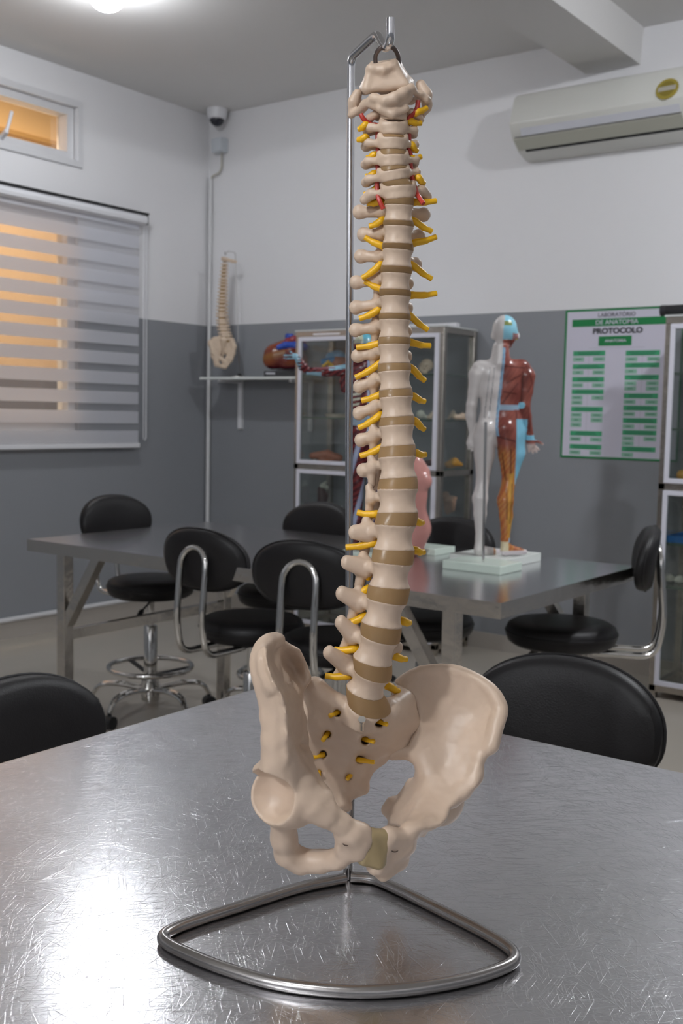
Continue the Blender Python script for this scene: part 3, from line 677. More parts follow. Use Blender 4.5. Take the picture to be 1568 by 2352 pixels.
# ------------------------------------------------------------------ stools
def make_stool():
    t = thing('lab_stool', 'x', 'stool', (0, 0, 0), 0, None)
    sz = 0.56
    m = MB(); pr = [(0.0, sz - 0.075), (0.150, sz - 0.075), (0.166, sz - 0.064), (0.173, sz - 0.045), (0.173, sz - 0.030), (0.167, sz - 0.014), (0.150, sz - 0.004), (0.10, sz), (0.0, sz + 0.001)]
    m.lathe(pr, n=48); s = m.build('seat', M_LEATHER, t)
    m = MB(); m.tube([(0.1725 * math.cos(a), 0.1725 * math.sin(a), sz - 0.034) for a in [2*math.pi*i/48 for i in range(48)]], 0.0035, 8, closed=True); m.build('piping', M_LEATHER, s)
    # back pad: superellipse, rounded, slightly hollow towards the sitter
    cz = 0.765; n = 56; rows = []; A, B = 0.172, 0.093
    def pt(s_, a, y):
        c, q = math.cos(a), math.sin(a); e = 2 / 2.35
        x = A * s_ * math.copysign(abs(c) ** e, c); z = B * s_ * math.copysign(abs(q) ** e, q)
        z += 0.012 * (1 - (x / A) ** 2) * (1 if z > 0 else 0.2)
        return (x, y - 0.252 + 0.9 * x * x - 0.12 * z, cz + z)
    prof = [(0.0, -0.026), (0.55, -0.026), (0.86, -0.024), (0.96, -0.016), (1.0, -0.004), (0.995, 0.008), (0.95, 0.018), (0.82, 0.025), (0.5, 0.028), (0.0, 0.029)]
    vs = []; fs = []
    for s_, y in prof[1:-1]: vs += [pt(s_, 2*math.pi*k/n, y) for k in range(n)]
    N = len(prof) - 2
    for i in range(N - 1):
        for k in range(n): fs.append((i*n+k, i*n+(k+1)%n, (i+1)*n+(k+1)%n, (i+1)*n+k))
    vs += [pt(0, 0, prof[0][1]), pt(0, 0, prof[-1][1])]
    for k in range(n): fs.append((N*n, (k+1)%n, k)); fs.append((N*n+1, (N-1)*n+k, (N-1)*n+(k+1)%n))
    m = MB(); m.add(vs, fs); b = m.build('backrest', M_LEATHER, t)
    m = MB(); m.tube([pt(1.0, 2*math.pi*k/n, -0.008) for k in range(n)], 0.0032, 6, closed=True); m.build('piping', M_LEATHER, b)
    m = MB(); w = 0.052
    up = [(-w, -0.10, sz - 0.084), (-w, -0.285, sz - 0.084), (-w, -0.305, sz + 0.03), (-w, -0.290, 0.74)]
    arch = [(w * -math.cos(a), -0.290 + 0.010 * math.sin(a), 0.752 + w * math.sin(a) * 1.15) for a in [math.pi * i / 12 for i in range(13)]]
    dn = [(-p[0], p[1], p[2]) for p in up[::-1]]
    path = arc_pts(up[:3] + [up[3]], 0.05, 6); path = path + [np.array(p) for p in arch[1:-1]] + [np.array((-p[0], p[1], p[2])) for p in path[::-1]]
    m.tube(path, 0.0105, 10); m.build('back_support', M_CHROME, t)
    m = MB(); m.box((-0.075, -0.12, sz - 0.082), (0.075, 0.09, sz - 0.074)); m.build('seat_plate', M_BLACK, t, smooth=False)
    m = MB(); m.lathe([(0, 0.14), (0.027, 0.14), (0.027, 0.36), (0.024, 0.365), (0.0, 0.365)], n=20); m.build('column', M_CHROME, t)
    m = MB(); m.lathe([(0, 0.36), (0.014, 0.36), (0.014, sz - 0.075), (0, sz - 0.075)], n=16); m.build('gas_piston', M_CHROME, t)
    m = MB(); m.tube([(0.02, 0.03, sz - 0.09), (0.10, 0.075, sz - 0.115)], 0.004, 8); m.tube([(0.10, 0.075, sz - 0.115), (0.15, 0.10, sz - 0.15)], 0.010, 8); m.build('height_lever', M_BLACK, t)
    m = MB(); m.tube([(0.165 * math.cos(a), 0.165 * math.sin(a), 0.195) for a in [2*math.pi*i/48 for i in range(48)]], 0.0105, 10, closed=True); fr = m.build('foot_ring', M_CHROME, t)
    for k in range(3):
        a = 2*math.pi*k/3 + 0.4; m = MB(); m.bar((0.022 * math.cos(a), 0.022 * math.sin(a), 0.165), (0.162 * math.cos(a), 0.162 * math.sin(a), 0.192), 0.018, 0.007); m.build('ring_spoke', M_BLACK, fr)
    m = MB(); m.lathe([(0, 0.06), (0.036, 0.06), (0.040, 0.08), (0.036, 0.145), (0, 0.145)], n=20); m.build('hub', M_CHROME, t)
    for k in range(5):
        a = 2*math.pi*k/5 + 0.25; c, s_ = math.cos(a), math.sin(a); m = MB()
        for e in (-0.011, 0.011):
            m.tube(spline([(0.03*c - e*s_, 0.03*s_ + e*c, 0.105), (0.14*c - e*s_, 0.14*s_ + e*c, 0.118), (0.215*c - e*s_*0.6, 0.215*s_ + e*c*0.6, 0.105), (0.248*c, 0.248*s_, 0.062)], 5), 0.009, 8)
        lg = m.build('base_leg', M_CHROME, t)
        m = MB(); m.tube([(0.25*c - 0.02*s_, 0.25*s_ + 0.02*c, 0.026), (0.25*c + 0.02*s_, 0.25*s_ - 0.02*c, 0.026)], 0.026, 16); m.tube([(0.248*c, 0.248*s_, 0.04), (0.248*c, 0.248*s_, 0.066)], 0.008, 8); m.build('caster', M_BLACK, lg)
    return t
STOOLS = [  # x, y, facing (angle of the forward direction), lift, label
    (-3.125, 2.955, math.radians(-6), 0.0, 'black lab stool standing alone at the left end of the far table'),
    (-2.312, 2.640, math.radians(92), -0.006, 'black lab stool in front of the far table, nearest the window wall'),
    (-1.908, 2.575, math.radians(104), 0.0, 'black lab stool in front of the far table, right behind the hanging spine rod'),
    (-2.66, 3.215, math.radians(-88), -0.01, 'black lab stool behind the far table in front of the glass cabinet'),
    (-1.955, 3.14, math.radians(-80), -0.02, 'black lab stool behind the far table, behind the white legs of the model'),
    (-1.413, 3.085, math.radians(203), 0.03, 'black lab stool at the right end of the far table, seen from the side'),
    (-0.731, 1.40, math.radians(-88), -0.049, 'large black stool backrest behind the near table, right of the pelvis'),
    (-1.19, 1.075, math.radians(3), -0.09, 'large black stool backrest at the left edge of the near table'),
]
proto = make_stool()
for i, (x, y, a, dz, lb) in enumerate(STOOLS):
    o = proto if i == 0 else copy_tree(proto)
    o.location = (x, y, 0); o.rotation_euler = (0, 0, a - math.pi / 2); o['label'] = lb; o['category'] = 'stool'; o['group'] = 'black lab stools'
    if dz:
        for ch in o.children:
            if ch.name.split('.')[0] in ('seat', 'backrest', 'back_support', 'seat_plate', 'height_lever', 'gas_piston'): ch.location.z = dz

# ------------------------------------------------------------------ glass cabinets
def cabinet(label, x0, x1, y0, y1, H, shelves, split, stud=False):
    t = world_thing('glass_cabinet', label, 'cabinet', ((x0 + x1) / 2, (y0 + y1) / 2, 0)); p = 0.030
    m = MB()
    for x in (x0, x1 - p):
        for y in (y0, y1 - p): m.box((x, y, 0), (x + p, y + p, H - p))
    for z in (H - p, split - p/2, 0.03):
        m.box((x0, y0, z), (x1, y0 + p, z + p)); m.box((x0, y1 - p, z), (x1, y1, z + p))
        for x in (x0, x1 - p): m.box((x, y0 + p, z), (x + p, y1 - p, z + p))
    wpart(m, 'frame', M_CABSTEEL, t, smooth=False, bevel=0.002)
    m = MB(); m.box((x0 + p, y0 + p, 0.032), (x1 - p, y1 - p, 0.05)); wpart(m, 'floor_panel', M_CABSTEEL, t, smooth=False)
    m = MB(); m.box((x0 - 0.004, y0 - 0.004, H), (x1 + 0.004, y1, H + 0.008)); wpart(m, 'top_panel', mat('white_top_glass', (0.62, 0.64, 0.63), 0.12), t, smooth=False)
    for x, nm in ((x0 + 0.012, 'side_pane'), (x1 - 0.017, 'side_pane')):
        m = MB(); m.box((x, y0 + p, 0.06), (x + 0.005, y1 - p, H - p)); wpart(m, nm, M_GLASS, t, smooth=False)
    for z0, z1 in ((0.06, split - p/2), (split + p/2, H - p)):
        d = MB(); w = 0.021; a, b, c, e = x0 + p - 0.004, x1 - p + 0.004, z0 + 0.001, z1 - 0.001
        d.box((a, y0 - 0.012, c), (b, y0 + 0.004, c + w)); d.box((a, y0 - 0.012, e - w), (b, y0 + 0.004, e)); d.box((a, y0 - 0.012, c + w), (a + w, y0 + 0.004, e - w)); d.box((b - w, y0 - 0.012, c + w), (b, y0 + 0.004, e - w))
        dr = wpart(d, 'door', mat('door_white', (0.70, 0.70, 0.78), 0.4), t, smooth=False, bevel=0.0015)
        g = MB(); g.box((a + w, y0 - 0.006, c + w), (b - w, y0 - 0.002, e - w)); wpart(g, 'door_pane', M_GLASS, dr, smooth=False)
        k = MB(); kz = (c + e) / 2; k.tube([(b - w/2 - 0.3, y0 - 0.013, c + w/2), (b - w/2 - 0.3, y0 - 0.024, c + w/2)], 0.006, 10); wpart(k, 'lock', M_CHROME, dr)
    for z in shelves:
        m = MB(); m.box((x0 + p * 0.7, y0 + 0.02, z - 0.008), (x1 - p * 0.7, y1 - 0.02, z)); s = wpart(m, 'shelf', M_GLASS, t, smooth=False)
        m = MB(); m.box((x0 + p * 0.7, y0 + 0.0165, z - 0.009), (x1 - p * 0.7, y0 + 0.02, z + 0.001)); m.box((x1 - p*0.7 - 0.0005, y0 + 0.02, z - 0.009), (x1 - p*0.7 + 0.002, y1 - 0.02, z + 0.001)); wpart(m, 'shelf_edge', M_GLASSEDGE, s, smooth=False)
    if stud:
        m = MB(); m.box((x0 + 0.12, y0 + 0.001, H - 0.021), (x0 + 0.30, y0 - 0.0005, H - 0.012)); wpart(m, 'name_strip', M_WHITE, t, smooth=False)
    return t
CAB1 = (-3.752, -2.803, 4.620, 4.950)
cabinet('stainless steel glass cabinet with white door frames behind the far table', *CAB1, 1.668, (1.435, 1.205, 0.955, 0.60, 0.34), 0.933, True)
cabinet('stainless steel glass cabinet at the right edge beside the poster', -1.666, -0.75, 4.572, 4.915, 1.668, (1.43, 1.19, 0.955, 0.69, 0.50), 0.938)

# ================================================================== models in the room
class Fig:
    """a figure stood at one distance; points are read off at that distance, radii are in picture units"""
    def __init__(s, px, py, dist):
        s.px, s.py, s.D = px, py, dist; s.u = dist / F_PX; s.o = at_h(px, py, dist)
    def p(s, px, py, d=0.0): return at_h(px, py, s.D + d * s.u)
    def c(s, px, py, r, d=0.0): return (*s.p(px, py, d), r * s.u)
    def uv(s, V):
        q = (V - s.o) / s.u; a = q @ RH; v = q[:, 2]
        return s.px + a + 0.0203 * v, s.py - v + 0.0203 * a, q @ FH
def hor(p): return float((np.array(p) - EYE) @ FH)
def lerp(a, b, t): return np.array(a)[None] * (1 - t[:, None]) + np.array(b)[None] * t[:, None]
def sst(x, a, b):
    t = np.clip((x - a) / (b - a), 0, 1); return t * t * (3 - 2 * t)
def put(col, c, m): return col * (1 - m[:, None]) + np.array(c)[None] * m[:, None]

def hand(S, F, wrist, palm, dirs, lens, r, k):
    """palm capsule and separate two-jointed fingers; points are (px,py,d)"""
    S.cap(F.p(*wrist), F.p(*palm), r * 1.3 * F.u, r * 1.5 * F.u, k)
    for (dx, dy, dd), L, (ox, oy, od) in dirs_iter(dirs, lens):
        a = (palm[0] + ox, palm[1] + oy, palm[2] + od); b = (a[0] + dx * L * .55, a[1] + dy * L * .55, a[2] + dd * L * .55)
        e = (b[0] + dx * L * .45 - dy * L * 0.12, b[1] + dy * L * .45 + abs(dx) * L * 0.12, b[2] + dd * L * .45)
        S.cap(F.p(*a), F.p(*b), r * 0.55 * F.u, r * 0.48 * F.u, 0.3 * F.u); S.cap(F.p(*b), F.p(*e), r * 0.48 * F.u, r * 0.38 * F.u, 0.3 * F.u)
def dirs_iter(dirs, lens):
    for (d, o), L in zip(dirs, lens):
        n = math.sqrt(sum(x * x for x in d)); yield tuple(x / n for x in d), L, o

def acupuncture_man():
    base = at_z(1150, 1277, T_Z + 0.028); F = Fig(1150, 1277, hor(base)); u = F.u
    t = world_thing('anatomical_figure', 'standing male body model with white left half and red muscle right half', 'anatomical model', (-1.635, 3.075, T_Z))
    S = SDF(7 * u); FL = dict(flat=FH, fk=0.72)
    S.ball(F.p(1159, 757, 4), 30 * u, sc=(0.92, 1.0, 1.10)); S.ball(F.p(1161, 775, 14), 22 * u); S.cap(F.p(1166, 792, 24), F.p(1164, 783, 26), 9 * u)
    S.cap(F.p(1150, 800, 0), F.p(1148, 836, -2), 19 * u, 24 * u)
    S.ball(F.p(1181, 776, 34), 5 * u); S.ball(F.p(1189, 772, 4), 6 * u, sc=(0.6, 1, 1.2)); S.ball(F.p(1131, 772, 0), 6 * u, sc=(0.6, 1, 1.2))   # nose, ears
    S.chain([F.c(1128, 850, 24), F.c(1104, 848, 19), F.c(1094, 862, 18)], None, **FL); S.chain([F.c(1170, 850, 26), F.c(1196, 848, 21), F.c(1208, 862, 19)], None, **FL)
    S.chain([F.c(1130, 862, 33), F.c(1130, 895, 31), F.c(1132, 930, 26), F.c(1130, 968, 30), F.c(1124, 995, 32)], None, **FL)
    S.chain([F.c(1168, 862, 33), F.c(1167, 895, 31), F.c(1164, 930, 27), F.c(1166, 968, 32), F.c(1168, 995, 34)], None, **FL)
    S.ball(F.p(1116, 985, -10), 24 * u); S.ball(F.p(1160, 985, -10), 26 * u)
    # arms
    S.chain([F.c(1094, 862, 18), F.c(1088, 900, 13), F.c(1083, 930, 12), F.c(1081, 955, 12.5, 4), F.c(1085, 1000, 7.5, 8)], 4 * u)
    S.chain([F.c(1210, 864, 19), F.c(1208, 900, 15), F.c(1204, 930, 13), F.c(1207, 958, 13, 6), F.c(1217, 1002, 8, 14)], 4 * u)
    hand(S, F, (1085, 1000, 8), (1081, 1018, 8), [((0.15, 1, 0.1), (-5, 3, -3)), ((0.3, 1, 0.1), (-1, 5, 0)), ((0.5, 1, 0.2), (3, 5, 2)), ((0.7, 0.8, 0.2), (5, 3, 5)), ((0.8, 0.3, 0.4), (5, -6, 5))], (10, 12, 11, 9, 9), 7, 2 * u)
    hand(S, F, (1217, 1002, 14), (1219, 1020, 16), [((0.2, 1, 0.3), (-5, 6, 0)), ((0.5, 0.9, 0.3), (-1, 7, 2)), ((0.8, 0.8, 0.3), (3, 6, 3)), ((1, 0.6, 0.3), (6, 4, 4)), ((1, 0.25, 0.2), (5, -8, 4))], (12, 15, 16, 15, 24), 7, 2 * u)
    # legs
    S.chain([F.c(1113, 1005, 27, -2), F.c(1112, 1045, 23, 2), F.c(1108, 1105, 14, 3), F.c(1102, 1145, 17.5, -4), F.c(1102, 1180, 14.5, -2), F.c(1102, 1235, 10, 0), F.c(1099, 1262, 11, -3)], 6 * u)
    S.cap(F.p(1099, 1268, -4), F.p(1146, 1268, 46), 9.5 * u, 7 * u); S.cap(F.p(1104, 1262, 0), F.p(1130, 1266, 28), 10 * u, 8 * u)
    S.chain([F.c(1166, 1005, 28, -2), F.c(1172, 1045, 27, 8), F.c(1168, 1105, 15, 6), F.c(1160, 1150, 18.5, -3), F.c(1162, 1185, 15, 0), F.c(1160, 1238, 9.5, 0), F.c(1159, 1264, 10, -3)], 6 * u)
    S.chain([F.c(1184, 990, 22, 8), F.c(1190, 1040, 15, 12), F.c(1178, 1090, 10, 10)], 8 * u)
    S.cap(F.p(1159, 1268, -4), F.p(1205, 1267, 8), 9 * u, 6 * u); S.cap(F.p(1162, 1256, 0), F.p(1190, 1265, 6), 9 * u, 8 * u)
    def paint(V):
        x, y, d = F.uv(V); n = len(V)
        fib = 0.5 + 0.5 * np.sin((x * 0.55 + y * 0.32) + 2.0 * np.sin(y * 0.07 + x * 0.05)); big = 0.5 + 0.5 * np.sin(x * 0.12 + 1.7 * np.sin(y * 0.05))
        col = lerp((0.17, 0.042, 0.033), (0.31, 0.095, 0.07), fib * 0.22 + big * 0.6)
        dk = np.zeros(n)  # dark lines between muscle groups: crease shading put into the paint
        for (xa, ya), (xb, yb), wd in (((1192, 858), (1190, 930), 2.2), ((1150, 842), (1196, 846), 1.5), ((1155, 880), (1186, 862), 1.8), ((1146, 925), (1180, 880), 1.6), ((1148, 900), (1178, 905), 1.4), ((1200, 842), (1214, 880), 1.6), ((1214, 880), (1204, 900), 1.6), ((1206, 935), (1212, 990), 1.4), ((1134, 1000), (1176, 1012), 2.2), ((1178, 945), (1180, 1005), 1.6), ((1166, 1030), (1168, 1085), 2.0), ((1148, 1040), (1158, 1100), 1.5), ((1158, 1120), (1160, 1190), 1.4), ((1172, 1110), (1168, 1200), 1.6)):
            ex, ey = xb - xa, yb - ya; tt = np.clip(((x - xa) * ex + (y - ya) * ey) / (ex * ex + ey * ey), 0, 1)
            dk = np.maximum(dk, np.exp(-(((x - xa - ex * tt) ** 2 + (y - ya - ey * tt) ** 2) / wd ** 2)))
        leg = sst(y, 1015, 1045); col = col * (1 - leg[:, None]) + leg[:, None] * lerp((0.36, 0.09, 0.03), (0.50, 0.22, 0.06), fib * 0.6 + big * 0.3)
        yel = np.exp(-((x - 1168) / 7) ** 2) * (y > 1085) * (y < 1235) * (0.4 + 0.4 * big); col = put(col, (0.62, 0.36, 0.06), yel)
        col = put(col, (0.055, 0.012, 0.010), dk * 0.75); cy = (0.22, 0.52, 0.68)
        col = put(col, cy, sst(x, 1176, 1180) * (y > 962) * (y < 1112) * (x < 1206 + 0 * y) * sst(x + (y - 960) * -0.02, 1174, 1178) * (np.abs(x - 1190 + (y - 1000) * 0.08) < 17))
        col = put(col, (0.30, 0.45, 0.58), ((np.abs(y - 935) < 6) & (x < 1186)).astype(float) * 0.85)
        col = put(col, cy, (((x - 1191) ** 2 + (y - 930) ** 2) < 60).astype(float)); col = put(col, cy, ((np.abs(y - 1004) < 6) & (x > 1200)).astype(float))
        col = put(col, (0.62, 0.50, 0.46), ((y > 1008) & (x > 1204)).astype(float) * sst(y, 1014, 1024))
        head = y < 800; col = put(col, (0.28, 0.60, 0.74), (head & (y < 782)).astype(float)); col = put(col, (0.42, 0.10, 0.07), ((y > 768) & (y < 800) & (x > 1168)).astype(float) * 0.8)
        col = put(col, (0.10, 0.16, 0.20), ((np.abs(y - 747) < 6) & (np.abs(x - 1184) < 6)).astype(float)); col = put(col, (0.22, 0.26, 0.08), ((np.abs(y - 746) < 5) & (np.abs(x - 1156) < 9)).astype(float))
        col = put(col, (0.75, 0.60, 0.02), ((np.abs(y - 786) < 6) & (np.abs(x - 1181) < 4)).astype(float)); col = put(col, (0.70, 0.72, 0.72), ((np.abs(y - 770) < 8) & (x > 1183)).astype(float))
        col = put(col, (0.30, 0.48, 0.66), ((np.abs(y - 1240) < 5) & (x > 1166)).astype(float)); col = put(col, (0.60, 0.52, 0.34), ((y > 1243) & (x < 1166) & (x > 1140)).astype(float))
        col = put(col, (0.66, 0.60, 0.62), sst(y, 1262, 1266) * (x > 1142))
        sp = np.interp(y, [720, 760, 800, 850, 935, 980, 1005, 1040, 1280], [1152, 1145, 1146, 1142, 1134, 1130, 1134, 1140, 1136])
        wh = 1 - sst(x, sp - 1.5, sp + 1.5)
        line = ((np.abs(x - sp + 16) < 0.9) | (np.abs(x - sp + 26) < 0.8)) & (y > 845) & (y < 960)
        white = np.where(line[:, None], np.array([0.25, 0.24, 0.25])[None], np.array([0.60, 0.565, 0.55])[None])
        col = col * (1 - wh[:, None]) + white * wh[:, None]
        col = put(col, (0.25, 0.45, 0.62), (np.abs(x - sp - 2.5) < 3.2) * (y > 800) * (y < 1000) * 0.9)
        col = put(col, (0.10, 0.12, 0.2), (np.abs(x - sp - 1) < 0.8) * (y > 815) * (y < 1000) * 0.8)
        return np.clip(col, 0, 1)
    sdf_obj('body', S.mesh(1.6 * u, 1), M_PAINT, t, ROOT_OF(t), paint)
    z0 = T_Z; m = MB(); m.box((-1.752, 2.957, z0), (-1.545, 3.195, z0 + 0.028)); wpart(m, 'plinth', M_MARBLE, t, smooth=False, bevel=0.002)
    t = world_thing('support_rod', 'thin steel rod on a pale green plinth behind the white half figure', 'stand', (-1.60, 2.88, z0))
    m = MB(); m.box((-1.690, 2.812, z0), (-1.489, 2.952, z0 + 0.027)); wpart(m, 'plinth', M_MINT, t, smooth=False, bevel=0.003)
    a = at_z(1109, 1291, z0 + 0.027); b = at_h(1115, 969, hor(a)); m = MB(); m.tube([a, b], 0.0042, 10); wpart(m, 'rod', M_CHROME, t)
acupuncture_man()

def muscle_man():
    base = at_z(822, 1262, T_Z + 0.022); F = Fig(838, 1256, hor(base)); u = F.u
    t = world_thing('muscle_figure', 'dark red muscle figure with outstretched arm behind the large spine', 'anatomical model', (base[0], base[1], T_Z))
    S = SDF(6 * u); FL = dict(flat=FH, fk=0.72)
    S.ball(F.p(836, 794, -2), 26 * u, sc=(0.92, 1, 1.12)); S.ball(F.p(836, 812, -12), 16 * u); S.ball(F.p(835, 802, -29), 4 * u); S.cap(F.p(838, 815), F.p(840, 842), 13 * u, 18 * u)
    S.chain([F.c(800, 846, 15), F.c(822, 850, 20), F.c(858, 850, 20), F.c(880, 846, 15)], None, **FL)
    S.chain([F.c(822, 872, 30), F.c(824, 915, 27), F.c(828, 955, 24), F.c(826, 995, 26)], None, **FL); S.chain([F.c(856, 872, 30), F.c(854, 915, 27), F.c(850, 955, 24), F.c(852, 995, 26)], None, **FL)
    S.chain([F.c(800, 848, 15), F.c(778, 852, 12, -6), F.c(745, 854, 11, -12), F.c(706, 852, 8, -16)], 3 * u); S.chain([F.c(794, 858, 10), F.c(786, 876, 7), F.c(790, 895, 8)], 3 * u)
    S.chain([F.c(706, 852, 8, -16), F.c(696, 842, 10.5, -18), F.c(688, 830, 8.5, -20), F.c(679, 818, 5.5, -22)], 3 * u)
    hand(S, F, (679, 818, -22), (669, 818, -23), [((-1, 0.2, -.2), (-1, 6, 0)), ((-1, 0.05, -.2), (-2, 2, -1)), ((-1, -0.1, -.2), (-2, -1, -1)), ((-1, -0.2, -.2), (-2, -3, 0)), ((-0.6, -1, -.3), (2, -3, -3))], (13, 15, 16, 14, 16), 5, 2 * u)
    S.chain([F.c(882, 850, 15), F.c(892, 890, 12), F.c(896, 930, 10), F.c(894, 985, 6)], 3 * u); hand(S, F, (894, 985, 0), (894, 998, -2), [((0.1, 1, 0), (-3, 3, 0)), ((0, 1, 0), (0, 4, 0)), ((-.1, 1, 0), (2, 4, 0)), ((.2, 1, 0), (4, 3, 0)), ((-.8, .8, -.3), (-4, -2, -2))], (12, 14, 13, 11, 10), 5, 2 * u)
    S.chain([F.c(822, 1005, 24), F.c(820, 1050, 20), F.c(822, 1110, 13, -3), F.c(818, 1150, 15, 4), F.c(820, 1195, 11, 2), F.c(818, 1235, 8), F.c(818, 1246, 8)], 5 * u); S.cap(F.p(818, 1248, 2), F.p(808, 1249, -36), 7 * u, 6 * u)
    S.chain([F.c(856, 1005, 24), F.c(860, 1050, 20), F.c(856, 1110, 13, -3), F.c(860, 1150, 15, 4), F.c(856, 1195, 11, 2), F.c(858, 1235, 8), F.c(858, 1246, 8)], 5 * u); S.cap(F.p(858, 1248, 2), F.p(866, 1249, -36), 7 * u, 6 * u)
    def paint(V):
        x, y, d = F.uv(V)
        fib = 0.5 + 0.5 * np.sin(x * 0.35 + y * 0.45 + 2.2 * np.sin(y * 0.06) + 1.2 * np.sin(x * 0.08))
        col = lerp((0.045, 0.006, 0.010), (0.17, 0.022, 0.024), fib)
        cy = (0.28, 0.50, 0.62); leg = y > 1000
        col = put(col, (0.36, 0.42, 0.58), leg * sst(np.sin(y * 0.045 + x * 0.16), 0.45, 0.8) * 0.9)
        col = put(col, cy, (np.abs(y - 843 + (x - 790) * 0.12) < 5) * (x > 755) * (x < 795)); col = put(col, cy, (y > 856) * (x > 704) * (x < 738) * 0.9)
        col = put(col, cy, (x < 692) * sst(np.sin(y * 0.9), -0.3, 0.2) * 0.9); col = put(col, cy, (np.abs(x - 679) < 6) * 0.9); col = put(col, (0.55, 0.28, 0.22), (x < 676) * (y < 806) * 0.8)
        col = put(col, (0.30, 0.12, 0.14), (np.abs(y - 848 + (x - 700) * 0.03) < 1.5) * (x > 720) * (x < 770))
        rib = (np.abs(x - 815 - (y - 905) * -0.15) < 13) & (y > 885) & (y < 960); col = put(col, (0.55, 0.56, 0.45), rib * sst(np.sin(y * 0.55 + x * 0.1), 0.0, 0.3))
        col = put(col, (0.32, 0.38, 0.55), (np.abs(x - 845) < 3) * (y > 830) * (y < 990)); col = put(col, (0.30, 0.42, 0.52), (np.abs(y - 966) < 10) * (x > 800) * 0.8)
        top = y < 792; col = put(col, (0.13, 0.45, 0.58), top * (x > 832)); col = put(col, (0.60, 0.60, 0.42), top * (x <= 832)); col = put(col, (0.25, 0.27, 0.25), (y > 782) * (y < 792) * 0.6)
        return np.clip(col, 0, 1)
    sdf_obj('body', S.mesh(1.5 * u, 1), M_PAINT, t, ROOT_OF(t), paint)
    b = at_z(767, 1280, T_Z); m = MB(); m.box((b[0], b[1], T_Z), (b[0] + 0.20, b[1] + 0.17, T_Z + 0.022)); wpart(m, 'plinth', M_MINT, t, smooth=False, bevel=0.002)
    a = at_h(850, 1250, hor(b) + 0.15); m = MB(); m.tube([(a[0], a[1], T_Z + 0.02), tuple(at_h(852, 1030, hor(a)))], 0.004, 8); wpart(m, 'support_rod', M_CHROME, t)
muscle_man()

def pink_torso():
    base = at_z(955, 1262, T_Z + 0.022); F = Fig(955, 1255, hor(base)); u = F.u
    t = world_thing('torso_model', 'glossy pink female torso model on a pale plinth beside the spine', 'anatomical model', (base[0], base[1], T_Z))
    S = SDF(9 * u)
    S.chain([F.c(950, 1052, 12), F.c(950, 1075, 26), F.c(952, 1105, 31), F.c(952, 1140, 27), F.c(950, 1165, 26), F.c(952, 1200, 32), F.c(950, 1228, 31), F.c(948, 1250, 28)], None, flat=FH, fk=0.8)
    S.ball(F.p(972, 1105, -8), 20 * u); S.ball(F.p(936, 1108, -16), 19 * u); S.cap(F.p(958, 1062), F.p(974, 1084), 12 * u, 13 * u); S.cap(F.p(935, 1062), F.p(922, 1084), 12 * u, 13 * u)
    S.ball(F.p(966, 1215, 0), 24 * u); S.ball(F.p(936, 1215, 0), 24 * u); S.cap(F.p(950, 1040), F.p(951, 1062), 9 * u, 12 * u)
    sdf_obj('torso', S.mesh(1.8 * u, 1), mat('pink_plastic', (0.58, 0.27, 0.24), 0.2), t, ROOT_OF(t))
    b = at_z(1003, 1276, T_Z); m = MB(); m.box((b[0] - 0.16, b[1] - 0.012, T_Z), (b[0], b[1] + 0.12, T_Z + 0.022)); wpart(m, 'plinth', M_MINT, t, smooth=False, bevel=0.002)
pink_torso()

# ------------------------------------------------------------------ wall shelf with heart and small spine
def wall_shelf():
    y0 = 4.735; a = at_y(458, 866, y0)
    t = world_thing('wall_shelf', 'white glass wall shelf left of the cabinet holding heart and small spine', 'shelf', (-4.2, YW, a[2]))
    m = MB(); m.box((a[0], y0, a[2] - 0.014), (-3.825, YW, a[2])); wpart(m, 'shelf_board', mat('shelf_glass', (0.70, 0.73, 0.71), 0.15), t, smooth=False)
    b = at_y(551, 985, YW - 0.012); m = MB(); m.box((b[0] - 0.016, YW - 0.018, b[2]), (b[0] + 0.016, YW, a[2] - 0.014)); m.bar((b[0], YW - 0.02, a[2] - 0.022), (b[0], y0 + 0.03, a[2] - 0.022), 0.02, 0.016); wpart(m, 'bracket', M_WHITE, t, smooth=False)
    m = MB(); m.box((-3.92, YW - 0.018, b[2]), (-3.89, YW, a[2] - 0.014)); m.bar((-3.905, YW - 0.02, a[2] - 0.022), (-3.905, y0 + 0.03, a[2] - 0.022), 0.02, 0.016); wpart(m, 'bracket', M_WHITE, t, smooth=False)
    return a[2]
Z_SHELF = wall_shelf()

